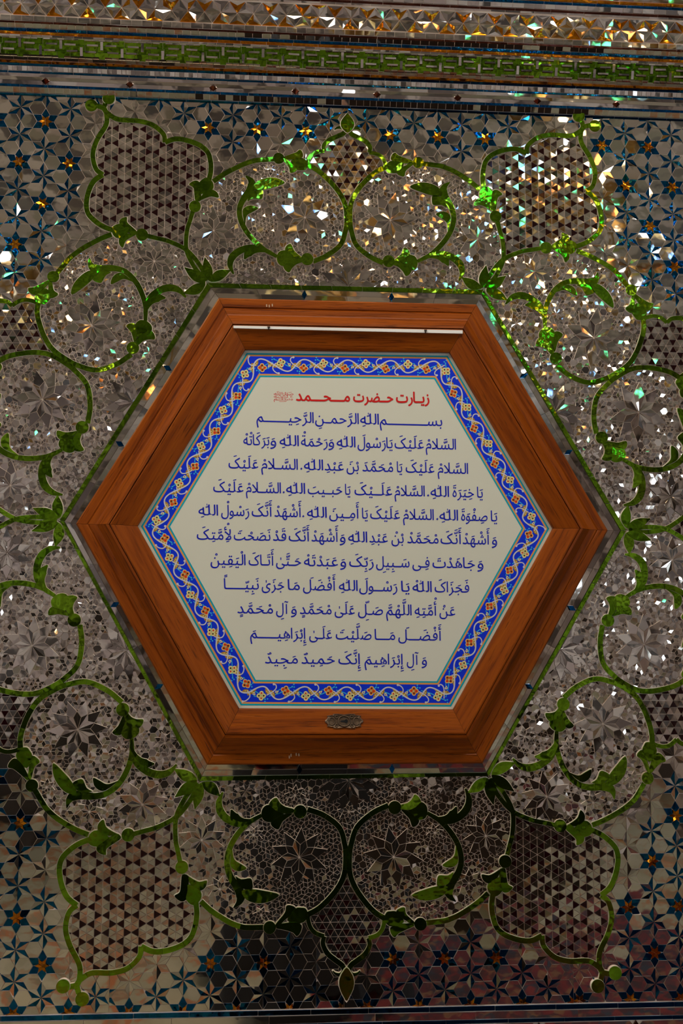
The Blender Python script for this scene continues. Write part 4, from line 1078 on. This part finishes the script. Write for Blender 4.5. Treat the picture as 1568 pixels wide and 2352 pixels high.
# band of faceted triangles
ty0, ty1 = adj(1203, 55), adj(1270, 78); s3 = 38.0; rows = 2; hr = (ty1 - ty0) / 2
for r in range(rows):
    yA, yB = ty0 + hr * r, ty0 + hr * (r + 1); n = int((XR - XL) / s3) + 2
    for i in range(-1, n):
        for up in (0, 1):
            bx = XL + i * s3 + (s3 / 2 if (r == 1) else 0)
            if r == 0: P = [(bx, yA), (bx + s3, yA), (bx + s3 / 2, yB)] if up else [(bx + s3 / 2, yB), (bx + 1.5 * s3, yB), (bx + s3, yA)]
            else: P = [(bx, yA), (bx + s3, yA), (bx + s3 / 2, yB)] if up else [(bx + s3 / 2, yB), (bx + 1.5 * s3, yB), (bx + s3, yA)]
            P = np.array(P)
            if P[:, 0].min() < XL or P[:, 0].max() > XR: continue
            P = inset(P, .7); c = P.mean(0); amber = (i % 2 == 0) and ((up and r == 0) or (not up and r == 1))
            for q in range(3):
                a_, b2 = P[q], P[(q + 1) % 3]; mt = 'amber' if (amber and q != 1) or (random.random() < .06) else 'silver'
                V = [W(a_, coreh(a_[1]) + 3), W(b2, coreh(b2[1]) + 3), W(c, coreh(c[1]) + (3.6 if not amber else 2.2) + random.uniform(-.8, .8)), W(a_, coreh(a_[1]) - 2), W(b2, coreh(b2[1]) - 2)]
                obj('amber_facet' if mt == 'amber' else 'triangle_facet', V, [(0, 1, 2), (3, 4, 1, 0)], M[mt], cor)
band_(1271, 1277, 'silver', 'mirror_strip', 40); band_(1278, 1284, 'ruby', 'brown_strip', 80); band_(1285, 1297, 'silver', 'mirror_strip', 26, tl=2); band_(1298, 1304, 'blue', 'blue_strip', 66); band_(1305, 1312, 'amber', 'amber_strip', 60); band_(1313, 1360, 'silver', 'mirror_strip', 40, tl=2)
# ledge at the bottom
led = boxes('trim_2', [(XL * MM, XR * MM, -.003, .01, Z0 - 1.20, Z0 - 1.047)], M['plaster'], None, kind='structure')
def ls(y0, y1, mat, name, plen, h, tl=.5): 
    hstrip(y0, y1, 3 + h, 3 + h, mat, name, led, plen, tl)
ls(-1058, -1047.5, 'blue', 'blue_strip', 130, 3); ls(-1075, -1059, 'silver', 'mirror_strip', 210, 3); ls(-1084, -1076, 'blue', 'blue_strip', 130, 3)
x = XL + 60
while x < XR:
    a_, b2 = x, min(x + 205, XR)
    if b2 - a_ > 20: single('mirror_panel', [(a_, -1093), (a_ + 8, -1085), (b2 - 8, -1085), (b2, -1093), (b2 - 8, -1116), (a_ + 8, -1116)], 1, 6.5, M['silver'], led, gt(.5), .5)
    if x + 211 < XR: single('brown_diamond', [(x + 205 + 6, -1084), (x + 205 + 15, -1097), (x + 205 + 6, -1110), (x + 205 - 3, -1097)], 1, 8, M['ruby'], led, gt(2), .3)
    x += 217
ls(-1130, -1118, 'blue', 'blue_strip', 130, 3)

# ================================================================== THE HALL BEHIND THE CAMERA (seen in the mirrors)
def emis(name, c, s):
    m = matl(name, c, 0, .5); b = nodes(m)[2]; b.inputs['Emission Color'].default_value = (*c, 1); b.inputs['Emission Strength'].default_value = s; return m
EM = [emis('warm_bulb', (1, .78, .5), 4.5), emis('white_bulb', (.9, .95, 1), 5), emis('green_bulb', (.12, 1, .45), 4.5), emis('blue_bulb', (.2, .45, 1), 5.5), emis('orange_bulb', (1, .35, .08), 4.5)]  # green, blue and orange tints added for the coloured glints in the mirrors
M['brass'] = matl('brass', (.5, .33, .12), 1, .3)
def sphere(V, Fc, c, r, nu=8, nv=5):
    b = len(V)
    V.append((c[0], c[1], c[2] + r))
    for j in range(1, nv):
        for i in range(nu):
            th = math.pi * j / nv; ph = 2 * math.pi * i / nu; V.append((c[0] + r * math.sin(th) * math.cos(ph), c[1] + r * math.sin(th) * math.sin(ph), c[2] + r * math.cos(th)))
    V.append((c[0], c[1], c[2] - r)); e = len(V) - 1
    for i in range(nu): Fc.append((b, b + 1 + i, b + 1 + (i + 1) % nu)); Fc.append((e, e - nu + (i + 1) % nu, e - nu + i))
    for j in range(nv - 2):
        for i in range(nu): a = b + 1 + j * nu + i; a2 = b + 1 + j * nu + (i + 1) % nu; Fc.append((a, a + nu, a2 + nu, a2))
def lathe(prof, c, n=16):
    V, Fc = [], []
    for (r, z) in prof:
        for i in range(n): t = 2 * math.pi * i / n; V.append((c[0] + r * math.cos(t), c[1] + r * math.sin(t), c[2] + z))
    for k in range(len(prof) - 1):
        for i in range(n): j = (i + 1) % n; Fc.append((k * n + i, k * n + j, (k + 1) * n + j, (k + 1) * n + i))
    return V, Fc
def chandelier(x, y, z, R, n, label):
    e = bpy.data.objects.new('chandelier', None); e.location = (x, y, RZC); e.empty_display_size = .1; link(e); tag(e, label, 'chandelier', 'chandeliers of the hall')
    V, Fc = lathe([(.09, RZC - z), (.09, RZC - z - .04), (.015, RZC - z - .05), (.015, .12), (.06, .08), (.09, 0), (.05, -.10), (.001, -.16)], (x, y, z)); obj('stem', V, Fc, M['brass'], e)
    V, Fc = [], []
    for (rr, zz) in ((R, 0.0), (R * .6, .14)):
        nn = 32; b = len(V)
        for i in range(nn):
            t = 2 * math.pi * i / nn
            for (dr, dz) in ((.012, 0), (0, .012), (-.012, 0), (0, -.012)): V.append((x + (rr + dr) * math.cos(t), y + (rr + dr) * math.sin(t), z + zz + dz))
        for i in range(nn):
            for q in range(4): a = b + i * 4 + q; a2 = b + i * 4 + (q + 1) % 4; c2 = b + ((i + 1) % nn) * 4 + q; d2 = b + ((i + 1) % nn) * 4 + (q + 1) % 4; Fc.append((a, c2, d2, a2))
        for i in range(6):
            t = 2 * math.pi * i / 6; ct, st = math.cos(t), math.sin(t); b = len(V)
            for (r_, zc) in ((.03, .06), (rr, zz)):
                for (u, w_) in ((-.008, -.008), (.008, -.008), (.008, .008), (-.008, .008)): V.append((x + r_ * ct - u * st, y + r_ * st + u * ct, z + zc + w_))
            for q in range(4): Fc.append((b + q, b + (q + 1) % 4, b + 4 + (q + 1) % 4, b + 4 + q))
    obj('ring', V, Fc, M['brass'], e)
    for i in range(n):
        rr, zz = (R, .07) if i % 3 else (R * .6, .21); t = 2 * math.pi * i / n
        V, Fc = [], []; sphere(V, Fc, (x + rr * math.cos(t), y + rr * math.sin(t), z + zz - .02), .03); obj('bulb', V, Fc, EM[[0, 1, 1, 2, 0, 3, 1, 4, 2, 3][(i * 7 + int(x * 3)) % 10]], e, True)
chandelier(-1.6, -4.0, 3.75, .55, 18, 'brass two-tier chandelier nearest the left windows')
chandelier(1.2, -4.2, 3.75, .55, 18, 'brass two-tier chandelier nearest the right windows')
chandelier(2.3, -6.0, 3.75, .55, 18, 'brass two-tier chandelier near the back wall')
chandelier(.15, -2.35, 3.85, .34, 12, 'small brass chandelier above the photographer')
chandelier(1.15, -2.45, 3.85, .34, 14, 'small brass chandelier close to the mirror wall on the right')
chandelier(1.9, -3.4, 3.85, .34, 12, 'small brass chandelier in front of the right windows')
# housing built round the added long lamp; no such fitting is known
M['housing'] = matl('lamp_housing', (.4, .39, .36), .2, .5)
for nm, (x, y, sx, sy, z), lb in (('ceiling_light', (-0.9, -1.28, 5.0, .5, 4.30), 'long white ceiling lamp along the mirror wall'),):
    t = .03; e = boxes(nm, [(x - sx / 2 - t, x + sx / 2 + t, y - sy / 2 - .09, y + sy / 2 + .09, z + .10, RZC), (x - sx / 2 - t, x - sx / 2, y - sy / 2 - .09, y + sy / 2 + .09, z + .06, z + .10), (x + sx / 2, x + sx / 2 + t, y - sy / 2 - .09, y + sy / 2 + .09, z + .06, z + .10)], M['housing']); tag(e, lb, 'lamp')
# carpet
cp = boxes('carpet', [(-.10, 3.6, -4.0, -.55, 0, .012)], M['carpet']); tag(cp, 'red patterned wool carpet on the marble floor before the mirror wall', 'carpet')
# unseen walnut chest, added to darken the lower mirrors
ch = bpy.data.objects.new('added_walnut_chest', None); ch.location = (.75, -4.95, 0); link(ch); tag(ch, 'long dark walnut chest with panelled doors behind the photographer', 'chest')
boxes('body', [(-.35, 1.85, -5.25, -4.68, .08, .86), (-.30, 1.80, -5.2, -4.72, 0, .08)], M['darkwood'], ch); boxes('top_board', [(-.39, 1.89, -5.29, -4.62, .86, .90)], M['darkwood'], ch)
for i in range(4):
    x0 = -.31 + i * .54; d = boxes('door', [(x0, x0 + .50, -4.68, -4.66, .12, .82), (x0 + .07, x0 + .43, -4.66, -4.65, .2, .74)], M['darkwood'], ch)
    V, Fc = [], []; sphere(V, Fc, (x0 + (.05 if i % 2 else .45), -4.64, .5), .015); obj('knob', V, Fc, M['brass'], d)
ch2 = bpy.data.objects.new('added_walnut_cabinet', None); ch2.location = (-2.6, -8.1, 0); link(ch2); tag(ch2, 'low dark walnut cabinet against the back wall on the left', 'cabinet')  # unseen cabinet, put in for the dark patch in the left mirrors
boxes('body', [(-3.6, -1.6, -8.38, -7.95, .06, .78), (-3.55, -1.65, -8.36, -8.0, 0, .06)], M['darkwood'], ch2); boxes('top_board', [(-3.64, -1.56, -8.39, -7.9, .78, .82)], M['darkwood'], ch2)
for i in range(3): boxes('door', [(-3.55 + i * .65, -2.95 + i * .65, -7.95, -7.93, .1, .74)], M['darkwood'], ch2)

# ------------------------------------------------------------------ the photographer (dark clothes), one continuous body
M['cloth'] = matl('black_cloth', (.004, .004, .005), 0, .9); M['skin'] = matl('skin', (.36, .20, .13), 0, .55); M['hair'] = matl('dark_hair', (.012, .009, .007), 0, .6)
CX, CY, CZ = cam.location if False else tuple(cam.matrix_world.translation)
px_, py_ = CX + .17, CY - .36      # standing just behind and right of the lens
EYE = CZ + .0
def skin(name, verts, edges, radii, mat, parent, root=0, sub=2):
    me = bpy.data.meshes.new(name); me.from_pydata(verts, edges, []); o = bpy.data.objects.new(name, me); link(o, parent)
    md = o.modifiers.new('skin', 'SKIN'); md.use_smooth_shade = True; me.skin_vertices.new() if not me.skin_vertices else None
    for i, r in enumerate(radii): me.skin_vertices[0].data[i].radius = (r if isinstance(r, tuple) else (r, r))
    for i in range(len(verts)): me.skin_vertices[0].data[i].use_root = (i == root)
    s = o.modifiers.new('sub', 'SUBSURF'); s.levels = sub; s.render_levels = sub; me.materials.append(mat); return o
person = bpy.data.objects.new('person', None); person.location = (px_, py_, 0); link(person)
tag(person, 'person in long black robe holding a camera up to the mirror wall', 'person')
H = 1.86; z = lambda f: f * H
vb = [(0, 0, z(.53)), (0, .01, z(.62)), (0, .0, z(.72)), (0, -.01, z(.80)), (0, 0, z(.845)), (0, .02, z(.885)),   # 0-5 pelvis..neck base..skull base
      (-.17, 0, z(.80)), (-.25, .05, z(.665)), (-.14, .26, z(.80)),                                                # 6-8 left arm
      (.17, 0, z(.80)), (.25, .05, z(.665)), (.0, .26, z(.80)),                                                    # 9-11 right arm
      (-.10, 0, z(.49)), (-.12, .02, z(.28)), (-.13, -.02, z(.045)), (-.14, .14, z(.022)),                          # 12-15
      (.10, 0, z(.49)), (.12, .02, z(.28)), (.13, -.02, z(.045)), (.15, .14, z(.022))]
vb = [(px_ + a, py_ + b, c) for a, b, c in vb]
rb = [(.15, .12), (.14, .11), (.16, .12), (.15, .11), .065, .055, .075, .052, .036, .075, .052, .036, .10, .068, .05, .038, .10, .068, .05, .038]
eb = [(0, 1), (1, 2), (2, 3), (3, 4), (4, 5), (3, 6), (6, 7), (7, 8), (3, 9), (9, 10), (10, 11), (0, 12), (12, 13), (13, 14), (14, 15), (0, 16), (16, 17), (17, 18), (18, 19)]
body = skin('body', vb, eb, rb, M['cloth'], person)
def head():
    c = (px_, py_ + .04, z(.935)); V, Fc = [], []; nu, nv = 24, 16
    for j in range(nv + 1):
        th = math.pi * j / nv
        for i in range(nu):
            ph = 2 * math.pi * i / nu; x = math.sin(th) * math.cos(ph); y = math.sin(th) * math.sin(ph); zz = math.cos(th)
            sx = .076 * (1 - .28 * max(-zz, 0)); sy = .096 * (1 - .12 * max(-zz, 0)); P = [x * sx, y * sy, zz * .122]
            if y > .6:      # face: nose, brow, mouth, eye hollows
                P[1] += .026 * math.exp(-((x / .14) ** 2 + ((zz + .12) / .16) ** 2)) + .006 * math.exp(-((x / .4) ** 2 + ((zz - .25) / .08) ** 2)) + .008 * math.exp(-((x / .25) ** 2 + ((zz + .48) / .07) ** 2))
                for s in (-1, 1): P[1] -= .010 * math.exp(-(((x - s * .4) / .16) ** 2 + ((zz - .05) / .1) ** 2))
            V.append((c[0] + P[0], c[1] + P[1], c[2] + P[2]))
    for j in range(nv):
        for i in range(nu): i2 = (i + 1) % nu; Fc.append((j * nu + i, (j + 1) * nu + i, (j + 1) * nu + i2, j * nu + i2))
    h = obj('head', V, Fc, M['skin'], person, True)
    for s in (-1, 1):
        V, Fc = [], []; sphere(V, Fc, (c[0] + s * .031, c[1] + .082, c[2] + .006), .012); obj('eye', V, Fc, M['frame_white'], h, True)
        V, Fc = [], []; sphere(V, Fc, (0, 0, 0), 1); V = [(c[0] + s * .078 + v[0] * .010, c[1] - .005 + v[1] * .020, c[2] - .004 + v[2] * .032) for v in V]; obj('ear', V, Fc, M['skin'], h, True)
    V, Fc = [], []; sphere(V, Fc, (0, 0, 0), 1, 20, 12); V = [(c[0] + v[0] * .088, c[1] - .014 + v[1] * .098, c[2] + .022 + v[2] * .116) for v in V]
    V = [(a, min(b, c[1] + .07), max(cc, c[2] - .06)) for a, b, cc in V]; obj('hair', V, Fc, M['hair'], h, True)
head()
V, Fc = [], []; nu = 28; prof = [(z(.845), .075, .07), (z(.825), .15, .10), (z(.80), .235, .125), (z(.74), .27, .155), (z(.62), .265, .16), (z(.50), .27, .17), (z(.30), .285, .18), (z(.03), .31, .20)]
for (zz, a, b_) in prof:
    for i in range(nu):
        t = 2 * math.pi * i / nu; k_ = 1.16 + .035 * math.cos(9 * t + zz * 2) * (1.9 - zz); V.append((px_ + a * k_ * math.cos(t), py_ - .01 + b_ * k_ * math.sin(t), zz))
for r in range(len(prof) - 1):
    for i in range(nu): Fc.append((r * nu + i, (r + 1) * nu + i, (r + 1) * nu + (i + 1) % nu, r * nu + (i + 1) % nu))
obj('robe', V, Fc, M['cloth'], person, True)
def hand(w, s):
    # palm and five fingers closed round the camera body
    V = [w]; E_ = []; R_ = [.030]
    V.append((w[0] + s * .012, w[1] + .05, w[2] + .02)); E_.append((0, 1)); R_.append(.034)
    o = skin('hand', V + [(w[0] + s * .02, w[1] + .075, w[2] + .035)], E_ + [(1, 2)], R_ + [.030], M['skin'], person)
    for i in range(5):
        b = (w[0] + s * (.030 if i else .0), w[1] + .045 + .012 * i, w[2] + .055 - .018 * i) if i else (w[0] - s * .012, w[1] + .045, w[2] + .02)
        L = (.05, .07, .078, .072, .056)[i]
        f = [b, (b[0] + s * .004, b[1] + L * .45, b[2] + .004), (b[0] - s * .012, b[1] + L * .8, b[2] + .004), (b[0] - s * .028, b[1] + L * .92, b[2] + .002)] if i else [b, (b[0] - s * .02, b[1] + .02, b[2] + .01), (b[0] - s * .035, b[1] + .03, b[2] + .012)]
        skin('finger', f, [(q, q + 1) for q in range(len(f) - 1)], [.0095, .009, .0085, .007][:len(f)], M['skin'], o, 0, 1)
hand((px_ - .14, py_ + .26, z(.80)), -1); hand((px_ + .0, py_ + .26, z(.80)), 1)

# ------------------------------------------------------------------ past 300 alike pieces on one panel: the rest become one piece of stuff
from collections import defaultdict
grp = defaultdict(list); PARENTS = {o.parent.name for o in bpy.data.objects if o.parent is not None}
for o in list(bpy.data.objects):
    if o.type == 'MESH' and o.parent is not None and o.name not in PARENTS and 'kind' not in o: grp[(o.parent.name, o.name.split('.')[0])].append(o)
CW = np.array(hom(784, 1176))
for (pn, nm), L in grp.items():
    if len(L) <= 300: continue
    def key(o):
        m = world_of(o); v = m @ (sum((q.co for q in o.data.vertices), Vector()) / len(o.data.vertices)); w = (v.x / MM, (v.z - Z0) / MM)
        out = abs(w[0]) > 800 or w[1] > 1290 or w[1] < -1090
        d = o.data.vertices; ext = sum(f.area for f in o.data.polygons)
        return (out, -ext)
    L.sort(key=key); rest = L[300:]; V, Fc = [], []
    for o in rest:
        m = world_of(o); b = len(V); V += [tuple(m @ q.co) for q in o.data.vertices]; Fc += [tuple(b + k for k in f.vertices) for f in o.data.polygons]
    par = bpy.data.objects[pn]; mat = rest[0].data.materials[0]
    bpy.data.batch_remove(rest)
    obj(nm, V, Fc, mat, par, kind='stuff')
